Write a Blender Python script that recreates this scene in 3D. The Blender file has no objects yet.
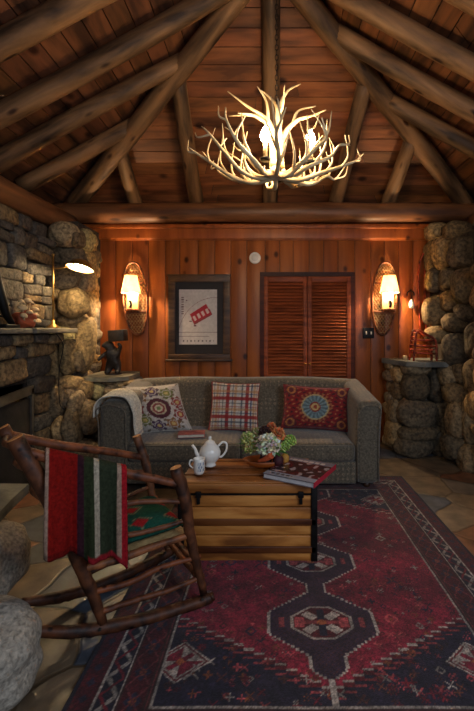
import bpy, bmesh, math, random
import numpy as np
from mathutils import Vector, Matrix, noise, Euler
R = math.radians
scene = bpy.context.scene
COL = scene.collection
F = 400.0; H = 1.4; PX = 270.0; PY = 330.0      # focal length in pixels, eye height, principal point

# ------------------------------------------------------------------ camera
cam = bpy.data.cameras.new('camera'); camo = bpy.data.objects.new('camera', cam); COL.objects.link(camo)
camo.location = (0, 0, H); camo.rotation_euler = (R(90), 0, 0)
cam.sensor_fit = 'AUTO'; cam.sensor_width = 36.0; cam.lens = F/711*36
cam.shift_x = (237-PX)/711; cam.shift_y = (PY-355.5)/711
cam.clip_start = 0.05
scene.camera = camo
# ------------------------------------------------------------------ world, lights, exposure
world = bpy.data.worlds.new('world'); scene.world = world; world.use_nodes = True
world.node_tree.nodes['Background'].inputs[0].default_value = (0.62, 0.72, 1.0, 1)
world.node_tree.nodes['Background'].inputs[1].default_value = 0.03
def area(name, loc, target, size, size_y, power, color):
    l = bpy.data.lights.new(name, 'AREA'); l.shape = 'RECTANGLE'; l.size = size; l.size_y = size_y
    l.energy = power; l.color = color
    o = bpy.data.objects.new(name, l); COL.objects.link(o); o.location = loc
    o.rotation_euler = (Vector(target)-Vector(loc)).to_track_quat('-Z', 'Y').to_euler()
    return o
area('added_daylight', (1.6, 0.1, 2.0), (-0.3, 3.2, 0.3), 1.3, 1.1, 22, (0.74, 0.84, 1.0))  # assumed daylight from an unseen window at right, no opening modelled
area('added_daylight', (-0.5, -1.2, 1.9), (0.2, 3.0, 0.6), 1.6, 1.1, 9, (0.75, 0.83, 1.0))  # added cool fill light behind the camera, no window there
vs = scene.view_settings
scene.display_settings.display_device = 'sRGB'
vs.view_transform = 'Standard'; vs.look = 'None'; vs.gamma = 1.0; vs.use_curve_mapping = False
vs.exposure = 1.0

# ------------------------------------------------------------------ helpers
def at(px, py, Y): return Vector(((px-PX)*Y/F, Y, H-(py-PY)*Y/F))
def lin(c):
    c = np.asarray(c, dtype=float)/255.0
    return np.where(c <= .04045, c/12.92, ((c+.055)/1.055)**2.4)
def L3(*c): return tuple(float(v) for v in lin(c))

class MB:
    def __init__(s): s.v = []; s.f = []; s.c = []; s.smooth = []
    def add(s, vs_, fs, col=(1, 1, 1), smooth=True):
        n = len(s.v); s.v += [tuple(p) for p in vs_]
        s.f += [tuple(i+n for i in f) for f in fs]
        s.smooth += [smooth]*len(fs)
        if len(vs_) and hasattr(col, '__len__') and len(col) == len(vs_) and hasattr(col[0], '__len__'): s.c += [tuple(c) for c in col]
        else: s.c += [tuple(col)]*len(vs_)
        return s
    def box(s, x0, x1, y0, y1, z0, z1, col=(1, 1, 1), M=None, r=0.0, n=2):
        if r > 0: return s.rbox(x0, x1, y0, y1, z0, z1, r, n, col, M)
        vv = [Vector((x, y, z)) for z in (z0, z1) for y in (y0, y1) for x in (x0, x1)]
        if M is not None: vv = [M @ p for p in vv]
        return s.add(vv, [(0, 2, 3, 1), (4, 5, 7, 6), (0, 1, 5, 4), (2, 6, 7, 3), (0, 4, 6, 2), (1, 3, 7, 5)], col, False)
    def rbox(s, x0, x1, y0, y1, z0, z1, r, n=2, col=(1, 1, 1), M=None, mid=1, fn=None):
        lo = (x0, y0, z0); hi = (x1, y1, z1)
        rr = [min(r, (hi[i]-lo[i])/2.001) for i in range(3)]
        ax = []
        for i in range(3):
            a = [lo[i]+rr[i]*(1-math.tan((1-k/n)*math.pi/4)) for k in range(n+1)]
            b = [hi[i]-(q-lo[i]) for q in reversed(a)]
            m = [a[-1]+(b[0]-a[-1])*k/mid for k in range(1, mid)]
            ax.append(a+m+b)
        verts = {}; vl = []; fl = []
        def vid(p):
            k = tuple(round(q, 6) for q in p)
            if k in verts: return verts[k]
            q = Vector([min(max(p[i], lo[i]+rr[i]), hi[i]-rr[i]) for i in range(3)])
            d = Vector(p)-q
            mr = min(rr)
            e = Vector([d[i]/rr[i] if rr[i] else 0 for i in range(3)])
            if e.length > 1e-9: e = e/e.length
            w = q+Vector([e[i]*rr[i] for i in range(3)])
            if fn: w = Vector(fn(w))
            if M is not None: w = M @ w
            verts[k] = len(vl); vl.append(w); return verts[k]
        for a in range(3):
            b, c = (a+1) % 3, (a+2) % 3
            for side in (0, 1):
                va = ax[a][0] if side == 0 else ax[a][-1]
                for i in range(len(ax[b])-1):
                    for j in range(len(ax[c])-1):
                        q = []
                        for (bi, cj) in ((i, j), (i+1, j), (i+1, j+1), (i, j+1)):
                            p = [0, 0, 0]; p[a] = va; p[b] = ax[b][bi]; p[c] = ax[c][cj]; q.append(vid(p))
                        if side == 0: q.reverse()
                        if len(set(q)) > 2: fl.append(tuple(dict.fromkeys(q)))
        return s.add(vl, fl, col, True)
    def tube(s, pts, rad, n=10, col=(1, 1, 1), caps=True, jit=0.0, seed=0, flat=1.0):
        pts = [Vector(p) for p in pts]
        if not hasattr(rad, '__len__'): rad = [rad]*len(pts)
        rnd = random.Random(seed)
        t0 = (pts[1]-pts[0]).normalized()
        up = Vector((0, 0, 1)) if abs(t0.z) < .9 else Vector((1, 0, 0))
        nrm = t0.cross(up).normalized()
        vv = []; ff = []
        for i, p in enumerate(pts):
            t = (pts[min(i+1, len(pts)-1)]-pts[max(i-1, 0)]).normalized()
            nrm = (nrm-t*nrm.dot(t)).normalized(); b = t.cross(nrm)
            for k in range(n):
                a = 2*math.pi*k/n; r = rad[i]*(1+rnd.uniform(-jit, jit))
                vv.append(p+nrm*math.cos(a)*r+b*math.sin(a)*r*flat)
        for i in range(len(pts)-1):
            for k in range(n):
                k2 = (k+1) % n
                ff.append((i*n+k, i*n+k2, (i+1)*n+k2, (i+1)*n+k))
        s.add(vv, ff, col, True)
        if caps:
            m = len(s.v)-len(vv)
            s.f.append(tuple(m+k for k in reversed(range(n)))); s.smooth.append(False)
            s.f.append(tuple(m+(len(pts)-1)*n+k for k in range(n))); s.smooth.append(False)
        return s
    def lathe(s, prof, n=24, M=None, col=(1, 1, 1)):
        vv = []; ff = []
        for (r, z) in prof:
            for k in range(n):
                a = 2*math.pi*k/n; p = Vector((r*math.cos(a), r*math.sin(a), z))
                vv.append(M @ p if M is not None else p)
        for i in range(len(prof)-1):
            for k in range(n):
                k2 = (k+1) % n; ff.append((i*n+k, i*n+k2, (i+1)*n+k2, (i+1)*n+k))
        return s.add(vv, ff, col, True)
    def grid(s, nu, nv, fn, colfn=None, flip=False):
        vv = [fn(i/nu, j/nv) for j in range(nv+1) for i in range(nu+1)]
        cc = [colfn(i/nu, j/nv) for j in range(nv+1) for i in range(nu+1)] if colfn else (1, 1, 1)
        ff = []
        for j in range(nv):
            for i in range(nu):
                a = j*(nu+1)+i; q = (a, a+1, a+nu+2, a+nu+1); ff.append(q[::-1] if flip else q)
        return s.add(vv, ff, cc, True)
    def build(s, name, mat, parent=None, weld=False):
        me = bpy.data.meshes.new(name); me.from_pydata(s.v, [], s.f)
        me.polygons.foreach_set('use_smooth', s.smooth)
        ca = me.color_attributes.new('Col', 'FLOAT_COLOR', 'POINT')
        arr = np.ones((len(s.v), 4), dtype=np.float32); arr[:, :3] = np.array(s.c, dtype=np.float32).reshape(-1, 3)
        ca.data.foreach_set('color', arr.ravel())
        me.materials.append(mat); me.update()
        if weld:
            bm = bmesh.new(); bm.from_mesh(me); bmesh.ops.remove_doubles(bm, verts=bm.verts, dist=1e-5); bm.to_mesh(me); bm.free()
        o = bpy.data.objects.new(name, me); COL.objects.link(o)
        if parent is not None:
            o.parent = parent
            if PARENT_INV.get(parent.name): o.matrix_parent_inverse = PARENT_INV[parent.name]
        return o
PARENT_INV = {}
def tag(o, label=None, cat=None, group=None, kind=None):
    if label: o['label'] = label
    if cat: o['category'] = cat
    if group: o['group'] = group
    if kind: o['kind'] = kind
    return o
def thing(name, loc, label, cat, group=None, rz=0.0, local=False):
    """Empty at the thing's base. Unless local, children are built in world coordinates."""
    o = bpy.data.objects.new(name, None); COL.objects.link(o); o.empty_display_size = .1
    o.location = loc; o.rotation_euler = (0, 0, rz); tag(o, label, cat, group)
    if not local:
        PARENT_INV[o.name] = (Matrix.Translation(Vector(loc)) @ Matrix.Rotation(rz, 4, 'Z')).inverted()
    return o
def struct(o): o['kind'] = 'structure'; return o

def curve_pts(ctrl, n=8):
    """Catmull-Rom through control points (tuples of any length)."""
    c = [np.array(p, dtype=float) for p in ctrl]
    c = [2*c[0]-c[1]]+c+[2*c[-1]-c[-2]]
    out = []
    for i in range(1, len(c)-2):
        for k in range(n):
            t = k/n
            out.append(.5*((2*c[i])+(-c[i-1]+c[i+1])*t+(2*c[i-1]-5*c[i]+4*c[i+1]-c[i+2])*t*t+(-c[i-1]+3*c[i]-3*c[i+1]+c[i+2])*t**3))
    out.append(c[-2]); return out

# ------------------------------------------------------------------ materials
def mk(name, c1, c2=None, rough=.6, scale=(8, 8, 8), detail=5, bump=.0, bdist=.01, bscale=None, attr=False, metal=0.0,
       spec=.4, coords='Object', knots=0.0, lo=.35, hi=.65, rnd=0.0, third=None, emit=None, estr=0.0, trans=0.0, coat=0.0, sheen=0.0):
    m = bpy.data.materials.new(name); m.use_nodes = True; nt = m.node_tree; N = nt.nodes; Lk = nt.links
    b = N['Principled BSDF']; b.inputs['Roughness'].default_value = rough; b.inputs['Metallic'].default_value = metal
    b.inputs['Specular IOR Level'].default_value = spec
    if coat: b.inputs['Coat Weight'].default_value = coat; b.inputs['Coat Roughness'].default_value = .25
    if sheen: b.inputs['Sheen Weight'].default_value = sheen
    tc = N.new('ShaderNodeTexCoord'); mp = N.new('ShaderNodeMapping'); mp.inputs['Scale'].default_value = scale
    Lk.new(tc.outputs[coords], mp.inputs['Vector'])
    if rnd:
        oi = N.new('ShaderNodeObjectInfo'); ml = N.new('ShaderNodeMath'); ml.operation = 'MULTIPLY'; ml.inputs[1].default_value = 37.0
        Lk.new(oi.outputs['Random'], ml.inputs[0]); cx = N.new('ShaderNodeCombineXYZ')
        for k in range(3): Lk.new(ml.outputs[0], cx.inputs[k])
        Lk.new(cx.outputs[0], mp.inputs['Location'])
    nz = N.new('ShaderNodeTexNoise'); nz.inputs['Scale'].default_value = 1.0; nz.inputs['Detail'].default_value = detail
    nz.inputs['Distortion'].default_value = .4
    Lk.new(mp.outputs[0], nz.inputs['Vector'])
    rp = N.new('ShaderNodeValToRGB'); rp.color_ramp.elements[0].position = lo; rp.color_ramp.elements[1].position = hi
    c2 = c2 or c1
    rp.color_ramp.elements[0].color = (*L3(*c1), 1); rp.color_ramp.elements[1].color = (*L3(*c2), 1)
    if third:
        e = rp.color_ramp.elements.new((lo+hi)/2); e.color = (*L3(*third), 1)
    Lk.new(nz.outputs['Fac'], rp.inputs['Fac'])
    out = rp.outputs['Color']
    def mult(a, bsock=None, const=None):
        mx = N.new('ShaderNodeMix'); mx.data_type = 'RGBA'; mx.blend_type = 'MULTIPLY'; mx.inputs['Factor'].default_value = 1.0
        Lk.new(a, mx.inputs[6])
        if bsock: Lk.new(bsock, mx.inputs[7])
        return mx
    if attr:
        an = N.new('ShaderNodeAttribute'); an.attribute_name = 'Col'
        out = mult(out, an.outputs['Color']).outputs[2]
    if knots:
        vo = N.new('ShaderNodeTexVoronoi'); vo.inputs['Scale'].default_value = 1.0; mp2 = N.new('ShaderNodeMapping')
        mp2.inputs['Scale'].default_value = tuple(knots if hasattr(knots, '__len__') else (knots,)*3)
        Lk.new(tc.outputs[coords], mp2.inputs['Vector']); Lk.new(mp2.outputs[0], vo.inputs['Vector'])
        r2 = N.new('ShaderNodeValToRGB'); r2.color_ramp.elements[0].position = .08; r2.color_ramp.elements[1].position = .17
        r2.color_ramp.elements[0].color = (.18, .12, .1, 1); r2.color_ramp.elements[1].color = (1, 1, 1, 1)
        Lk.new(vo.outputs['Distance'], r2.inputs['Fac'])
        out = mult(out, r2.outputs['Color']).outputs[2]
    Lk.new(out, b.inputs['Base Color'])
    if emit is not None:
        b.inputs['Emission Color'].default_value = (*emit, 1); b.inputs['Emission Strength'].default_value = estr
    if bump:
        bz = nz
        if bscale:
            mp3 = N.new('ShaderNodeMapping'); mp3.inputs['Scale'].default_value = bscale; Lk.new(tc.outputs[coords], mp3.inputs['Vector'])
            bz = N.new('ShaderNodeTexNoise'); bz.inputs['Scale'].default_value = 1.0; bz.inputs['Detail'].default_value = 6
            Lk.new(mp3.outputs[0], bz.inputs['Vector'])
        bp = N.new('ShaderNodeBump'); bp.inputs['Strength'].default_value = bump; bp.inputs['Distance'].default_value = bdist
        Lk.new(bz.outputs['Fac'], bp.inputs['Height']); Lk.new(bp.outputs['Normal'], b.inputs['Normal'])
    if trans:
        tr = N.new('ShaderNodeBsdfTranslucent'); Lk.new(out, tr.inputs['Color'])
        ms = N.new('ShaderNodeMixShader'); ms.inputs[0].default_value = trans
        Lk.new(b.outputs[0], ms.inputs[1]); Lk.new(tr.outputs[0], ms.inputs[2])
        Lk.new(ms.outputs[0], N['Material Output'].inputs['Surface'])
    return m
M_log = mk('peeled_log', (62, 44, 28), (144, 106, 70), .6, (9, 9, 1.6), bump=.35, bdist=.01, knots=(7, 7, 2.6), rnd=1, spec=.35)
M_beam = mk('beam_log', (82, 50, 30), (142, 92, 56), .5, (8, 8, 1.2), bump=.3, bdist=.01, knots=(6, 6, 2.0), rnd=1)
M_board = mk('panel_board', (122, 62, 27), (184, 104, 46), .4, (11, 11, .9), attr=True, bump=.05, bdist=.003, knots=(4.5, 2, 3.2), lo=.2, hi=.8, spec=.3)
M_roof = mk('roof_board', (96, 56, 32), (164, 102, 60), .6, (1.6, 10, 10), attr=True, bump=.2, bdist=.004, knots=(2.2, 3.5, 3.5))
M_roofs = mk('roof_board_side', (70, 44, 28), (140, 90, 56), .6, (10, 1.6, 10), attr=True, bump=.2, bdist=.004, knots=(3.5, 2.2, 3.5))
M_louver = mk('louver_wood', (116, 54, 28), (160, 80, 42), .5, (3, 3, 18), attr=True, spec=.2, bump=.05, bdist=.003)
M_dark = mk('dark_wood', (44, 28, 18), (78, 50, 32), .5, (4, 4, 14), bump=.1, bdist=.003)
M_frame = mk('frame_wood', (52, 34, 20), (96, 66, 40), .45, (3, 3, 16), bump=.1, bdist=.003, attr=True)
M_stone = mk('field_stone', (116, 106, 92), (196, 182, 158), .85, (32, 32, 32), detail=10, attr=True, bump=.7, bdist=.02, bscale=(26, 26, 26))
M_hearth = mk('hearth_stone', (120, 116, 108), (196, 190, 178), .9, (60, 60, 60), detail=8, attr=True, bump=.7, bdist=.01, bscale=(70, 70, 70), lo=.3, hi=.7)
M_slab = mk('stone_slab', (92, 92, 88), (142, 138, 126), .75, (5, 5, 9), detail=8, attr=True, bump=.5, bdist=.015, bscale=(18, 18, 22))
M_mortar = mk('mortar', (44, 38, 32), (74, 64, 54), .95, (20, 20, 20), bump=.5, bdist=.02)
M_soot = mk('sooty_stone', (14, 12, 11), (30, 26, 23), .95, (6, 6, 6), bump=.4, bdist=.02)
M_iron = mk('black_iron', (16, 15, 15), (34, 31, 29), .5, (12, 12, 12), metal=.6)
M_tin = mk('grey_metal', (70, 68, 62), (110, 105, 94), .45, (6, 6, 6), metal=.6)
M_brass = mk('brass', (170, 128, 64), (205, 165, 95), .3, (10, 10, 10), metal=.9)
M_antler = mk('antler', (186, 160, 118), (232, 214, 178), .5, (9, 9, 9), attr=True, bump=.25, bdist=.004, bscale=(40, 40, 40))
M_china = mk('china', (224, 218, 206), (236, 232, 222), .18, (4, 4, 4), attr=True, coat=.4)
M_paint = mk('painted', (236, 236, 236), (255, 255, 255), .7, (30, 30, 30), attr=True)
M_gloss = mk('glossy_print', (240, 240, 240), (255, 255, 255), .25, (30, 30, 30), attr=True, coat=.4)
M_wool = mk('wool', (205, 205, 205), (255, 255, 255), .95, (90, 90, 90), attr=True, bump=.5, bdist=.004, bscale=(160, 160, 160), spec=.1)
M_rug = mk('rug_pile', (185, 185, 185), (255, 255, 255), .95, (60, 60, 60), attr=True, bump=.5, bdist=.004, bscale=(220, 220, 220), sheen=.1)
M_pillow = mk('pillow_cloth', (210, 210, 210), (255, 255, 255), .9, (70, 70, 70), attr=True, bump=.3, bdist=.003, bscale=(180, 180, 180), sheen=.2)
M_leaf = mk('leaf', (40, 78, 30), (78, 120, 52), .5, (20, 20, 20))
M_petal = mk('petal', (225, 225, 225), (255, 255, 255), .7, (40, 40, 40), attr=True)
M_trunk = mk('trunk_plank', (120, 70, 28), (216, 150, 78), .5, (2.2, 6, 14), attr=True, bump=.15, bdist=.004, third=(182, 116, 52))
M_twig = mk('twig_wood', (50, 30, 21), (128, 78, 48), .55, (14, 14, 14), attr=True, bump=.5, bdist=.008, knots=(13, 13, 13), spec=.3)
M_cut = mk('cut_end', (188, 120, 62), (214, 150, 88), .6, (30, 30, 30))
M_rawhide = mk('rawhide', (150, 120, 78), (196, 164, 112), .6, (30, 30, 30))
M_shade = mk('lamp_shade', (250, 238, 205), (255, 246, 220), .8, (20, 20, 20), trans=.6)
M_glass = mk('glass_drop', (180, 205, 200), (220, 235, 230), .08, (8, 8, 8), spec=.8, coat=.6)
def bulbmat(name, col, s): return mk(name, (255, 240, 210), None, .4, emit=col, estr=s)
M_bulb = bulbmat('lit_bulb', (1.0, 0.72, 0.42), 170)
M_bulb2 = bulbmat('lit_sconce_bulb', (1.0, 0.70, 0.40), 1150)
M_bulb3 = bulbmat('lit_desk_bulb', (1.0, 0.76, 0.46), 105)

# sofa tweed
def sofa_mat():
    m = mk('sofa_tweed', (104, 92, 76), (150, 132, 108), .9, (60, 60, 60), bump=.5, bdist=.004, bscale=(150, 150, 150), sheen=.25, attr=True)
    nt = m.node_tree; N = nt.nodes; Lk = nt.links; b = N['Principled BSDF']
    src = b.inputs['Base Color'].links[0].from_socket
    tc = N.new('ShaderNodeTexCoord'); vo = N.new('ShaderNodeTexVoronoi'); vo.distance = 'MANHATTAN'; vo.inputs['Randomness'].default_value = .15; vo.inputs['Scale'].default_value = 22
    Lk.new(tc.outputs['Object'], vo.inputs['Vector'])
    rp = N.new('ShaderNodeValToRGB'); e = rp.color_ramp.elements; e[0].position = .12; e[1].position = .30
    e[0].color = (*L3(150, 112, 84), 1); e[1].color = (1, 1, 1, 1); x = e.new(.5); x.color = (.35, .4, .42, 1)
    Lk.new(vo.outputs['Distance'], rp.inputs['Fac'])
    mx = N.new('ShaderNodeMix'); mx.data_type = 'RGBA'; mx.blend_type = 'MULTIPLY'; mx.inputs['Factor'].default_value = .8
    Lk.new(src, mx.inputs[6]); Lk.new(rp.outputs[0], mx.inputs[7]); Lk.new(mx.outputs[2], b.inputs['Base Color'])
    return m
M_sofa = sofa_mat()

def floor_mat():
    m = bpy.data.materials.new('flagstone'); m.use_nodes = True; nt = m.node_tree; N = nt.nodes; Lk = nt.links; b = N['Principled BSDF']
    tc = N.new('ShaderNodeTexCoord'); nz = N.new('ShaderNodeTexNoise'); nz.inputs['Scale'].default_value = 2.2
    Lk.new(tc.outputs['Object'], nz.inputs['Vector'])
    mx = N.new('ShaderNodeMix'); mx.data_type = 'RGBA'; mx.blend_type = 'LINEAR_LIGHT'; mx.inputs['Factor'].default_value = .09
    Lk.new(tc.outputs['Object'], mx.inputs[6]); Lk.new(nz.outputs['Color'], mx.inputs[7])
    v1 = N.new('ShaderNodeTexVoronoi'); v1.voronoi_dimensions = '2D'; v1.inputs['Scale'].default_value = 2.5
    v2 = N.new('ShaderNodeTexVoronoi'); v2.voronoi_dimensions = '2D'; v2.feature = 'DISTANCE_TO_EDGE'; v2.inputs['Scale'].default_value = 2.5
    Lk.new(mx.outputs[2], v1.inputs['Vector']); Lk.new(mx.outputs[2], v2.inputs['Vector'])
    sp = N.new('ShaderNodeSeparateColor'); Lk.new(v1.outputs['Color'], sp.inputs[0])
    rp = N.new('ShaderNodeValToRGB'); rp.color_ramp.interpolation = 'CONSTANT'; e = rp.color_ramp.elements
    e[0].position = 0; e[0].color = (*L3(84, 90, 100), 1); e[1].position = .82; e[1].color = (*L3(126, 84, 58), 1)
    for p, c in ((.2, (112, 96, 76)), (.4, (74, 86, 98)), (.58, (130, 112, 90)), (.7, (92, 82, 74))):
        x = e.new(p); x.color = (*L3(*c), 1)
    Lk.new(sp.outputs[0], rp.inputs['Fac'])
    n2 = N.new('ShaderNodeTexNoise'); n2.inputs['Scale'].default_value = 9; n2.inputs['Detail'].default_value = 8; Lk.new(tc.outputs['Object'], n2.inputs['Vector'])
    r2 = N.new('ShaderNodeValToRGB'); r2.color_ramp.elements[0].color = (.45, .45, .45, 1); r2.color_ramp.elements[1].color = (1.15, 1.1, 1.05, 1)
    r2.color_ramp.elements[0].position = .3; r2.color_ramp.elements[1].position = .7
    Lk.new(n2.outputs['Fac'], r2.inputs['Fac'])
    e = None; m1 = N.new('ShaderNodeMix'); m1.data_type = 'RGBA'; m1.blend_type = 'MULTIPLY'; m1.inputs['Factor'].default_value = 1
    Lk.new(rp.outputs[0], m1.inputs[6]); Lk.new(r2.outputs[0], m1.inputs[7])
    r3 = N.new('ShaderNodeValToRGB'); r3.color_ramp.elements[0].position = .012; r3.color_ramp.elements[1].position = .035
    r3.color_ramp.elements[0].color = (*L3(86, 74, 62), 1); r3.color_ramp.elements[1].color = (1, 1, 1, 1)
    r3.color_ramp.elements[0].color = (.6, .56, .5, 1)
    Lk.new(v2.outputs['Distance'], r3.inputs['Fac'])
    m2 = N.new('ShaderNodeMix'); m2.data_type = 'RGBA'; m2.blend_type = 'MULTIPLY'; m2.inputs['Factor'].default_value = 1
    Lk.new(m1.outputs[2], m2.inputs[6]); Lk.new(r3.outputs[0], m2.inputs[7]); Lk.new(m2.outputs[2], b.inputs['Base Color'])
    b.inputs['Roughness'].default_value = .42
    ad = N.new('ShaderNodeMath'); ad.operation = 'MULTIPLY_ADD'; ad.inputs[1].default_value = .4
    Lk.new(n2.outputs['Fac'], ad.inputs[0]); Lk.new(r3.outputs[0], ad.inputs[2])
    bp = N.new('ShaderNodeBump'); bp.inputs['Strength'].default_value = .5; bp.inputs['Distance'].default_value = .012
    Lk.new(ad.outputs[0], bp.inputs['Height']); Lk.new(bp.outputs[0], b.inputs['Normal'])
    return m
M_floor = floor_mat()

# ------------------------------------------------------------------ stones
_ico = {}
def ico(sub):
    if sub not in _ico:
        bm = bmesh.new(); bmesh.ops.create_icosphere(bm, subdivisions=sub, radius=1)
        _ico[sub] = ([v.co.copy() for v in bm.verts], [tuple(v.index for v in f.verts) for f in bm.faces]); bm.free()
    return _ico[sub]
STONE_TONES = [(236, 214, 178), (214, 198, 170), (196, 190, 180), (226, 196, 150), (178, 176, 172), (206, 176, 138), (244, 226, 192), (168, 158, 146)]
def stone(mb, c, h, seed, power=2.6, M=None, sub=3, tone=None, rough=.10):
    rnd = random.Random(seed*7919+13)
    vv, ff = ico(sub); off = Vector((rnd.uniform(-50, 50), rnd.uniform(-50, 50), rnd.uniform(-50, 50)))
    t = tone or rnd.choice(STONE_TONES); k = rnd.uniform(.8, 1.08); col = tuple(float(min(1, x*k)) for x in lin(t))
    rot = Euler((rnd.uniform(-.1, .1), rnd.uniform(-.1, .1), rnd.uniform(-.1, .1))).to_matrix()
    out = []
    for d in vv:
        r = (abs(d.x)**power+abs(d.y)**power+abs(d.z)**power)**(-1/power)
        r *= 1+rough*(noise.noise(d*1.3+off)*1.3+noise.noise(d*3.1+off)*.5)
        p = Vector((d.x*r*h[0], d.y*r*h[1], d.z*r*h[2])); p = rot @ p
        if M is not None: p = M @ p
        out.append(Vector(c)+p)
    mb.add(out, ff, col, True)
def pack(mb, o, u, v, n, U, V, hr, wr, depth, seed, power, fill=1.0, skip=None, tones=None, rough=.1, bulge=.0):
    """Rows of stones over the rectangle o + a*u + b*v (a<U, b<V), standing out along n."""
    rnd = random.Random(seed); o = Vector(o); u = Vector(u); v = Vector(v); n = Vector(n); b = 0; k = 0
    Mx = Matrix((u, n, v)).transposed()
    while b < V-.02:
        h = min(rnd.uniform(*hr), V-b)
        a = -rnd.uniform(0, wr[0])
        while a < U:
            w = rnd.uniform(*wr)*(.7+.3*h/hr[1])
            segs = [(b, h)]
            if h > hr[0]*1.7 and rnd.random() < .35: q = rnd.uniform(.4, .6); segs = [(b, h*q), (b+h*q, h*(1-q))]
            for (bb, hh) in segs:
                ca, cb = a+w/2, bb+hh/2
                if not (skip and skip(ca, cb, w, hh)) and 0 <= ca <= U+.05:
                    d = depth*rnd.uniform(.8, 1.15); k += 1
                    stone(mb, o+u*ca+v*(cb+rnd.uniform(-.01, .01))+n*(-depth*.45+rnd.uniform(-.012, .012)+bulge*rnd.random()), (w/2*fill, d, hh/2*fill), seed*101+k, power, Mx, tone=rnd.choice(tones) if tones else None, rough=rough)
            a += w
        b += h

# ================================================================== ROOM SHELL
mb = MB(); mb.grid(40, 60, lambda a, b: Vector((-3+6*a, -.6+6.2*b, 0)))
struct(mb.build('floor', M_floor))

# ---- back wall: vertical tongue and groove boards
YW = 5.0
rnd = random.Random(3); mb = MB(); x = -2.55
while x < 2.5:
    w = rnd.choice((.17, .20, .23, .21, .18)); t = rnd.uniform(.72, 1.05); c = (t, t*rnd.uniform(.9, 1), t*rnd.uniform(.85, 1))
    mb.box(x+.003, x+w-.003, YW, YW+.03, 0, 2.56, col=c, r=.006, n=1); x += w
mb.box(-2.6, 2.6, YW+.012, YW+.10, 0, 3.0, col=(.16, .14, .12))
struct(mb.build('wall_back', M_board))
mb = MB(); mb.box(-2.5, 2.5, YW-.045, YW+.01, 2.535, 2.70, col=(.95, .85, .8), r=.008)
struct(mb.build('trim_1', M_board))
mb = MB(); mb.box(-2.5, 2.5, YW-.075, YW-.03, 2.655, 2.71, col=(.9, .8, .7), r=.01)
mb.box(-2.5, 2.5, YW-.03, YW+.01, 2.52, 2.55, col=(.9, .8, .7), r=.008)
struct(mb.build('trim_2', M_board))

# ---- roof planes
APX = Vector((0, 3.05, 4.28)); EZ = 2.93; EX = 2.6; YB = 5.12; YF = -0.6
OFF = .12
def boards(mb, c0, c1, t0, t1, n, seed):
    """boards parallel to edge c0->c1, climbing to t0->t1"""
    rnd = random.Random(seed); c0, c1, t0, t1 = map(Vector, (c0, c1, t0, t1))
    for i in range(n):
        a, b = (i+.025)/n, (i+.975)/n
        p = [c0.lerp(t0, a), c1.lerp(t1, a), c1.lerp(t1, b), c0.lerp(t0, b)]
        nn = (p[1]-p[0]).cross((c0.lerp(t0, .5)-c0)).normalized()
        if nn.z > 0: nn = -nn
        L = (p[1]-p[0]).length; cuts = [0]
        while cuts[-1] < L-.4: cuts.append(min(L, cuts[-1]+rnd.uniform(1.1, 2.4)))
        if cuts[-1] < L: cuts[-1] = L
        if len(cuts) < 2: cuts = [0, L]
        for s0, s1 in zip(cuts[:-1], cuts[1:]):
            s0 = s0/L+.0008; s1 = s1/L-.0008; k = rnd.uniform(.6, 1.05); c = (k, k*rnd.uniform(.88, 1), k*rnd.uniform(.8, 1))
            q = [p[0].lerp(p[1], s0), p[0].lerp(p[1], s1), p[3].lerp(p[2], s1), p[3].lerp(p[2], s0)]
            vv = q+[w-nn*.025 for w in q]
            mb.add(vv, [(0, 1, 2, 3), (7, 6, 5, 4), (0, 4, 5, 1), (1, 5, 6, 2), (2, 6, 7, 3), (3, 7, 4, 0)], c, False)
    q = [c0, c1, t1, t0]; nn = (c1-c0).cross(t0-c0).normalized()
    if nn.z > 0: nn = -nn
    vv = [w-nn*.02 for w in q]+[w-nn*.05 for w in q]
    mb.add(vv, [(0, 1, 2, 3), (7, 6, 5, 4), (0, 4, 5, 1), (1, 5, 6, 2), (2, 6, 7, 3), (3, 7, 4, 0)], (.12, .1, .08), False)
A = APX+Vector((0, 0, OFF)); e = EZ+OFF*.6
mb = MB(); boards(mb, (-EX, YB, e), (EX, YB, e), A-Vector((.001, 0, 0)), A+Vector((.001, 0, 0)), 17, 5)
struct(mb.build('ceiling', M_roof)).name = 'ceiling'
RF = Vector((0, YF, A.z))
mb = MB(); boards(mb, (-EX, YF, e), (-EX, YB, e), RF, A, 17, 6); struct(mb.build('ceiling', M_roofs))
mb = MB(); boards(mb, (EX, YB, e), (EX, YF, e), A, RF, 17, 7); struct(mb.build('ceiling', M_roofs))

# ---- upper side walls above the stone, behind the plate logs
mb = MB(); mb.box(-2.66, -2.60, YF, 5.12, 2.5, 3.2, col=(.3, .28, .25)); struct(mb.build('wall_left', M_roofs))
mb = MB(); mb.box(2.60, 2.66, YF, 5.12, 2.5, 3.2, col=(.3, .28, .25)); struct(mb.build('wall_right', M_roofs))
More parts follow.
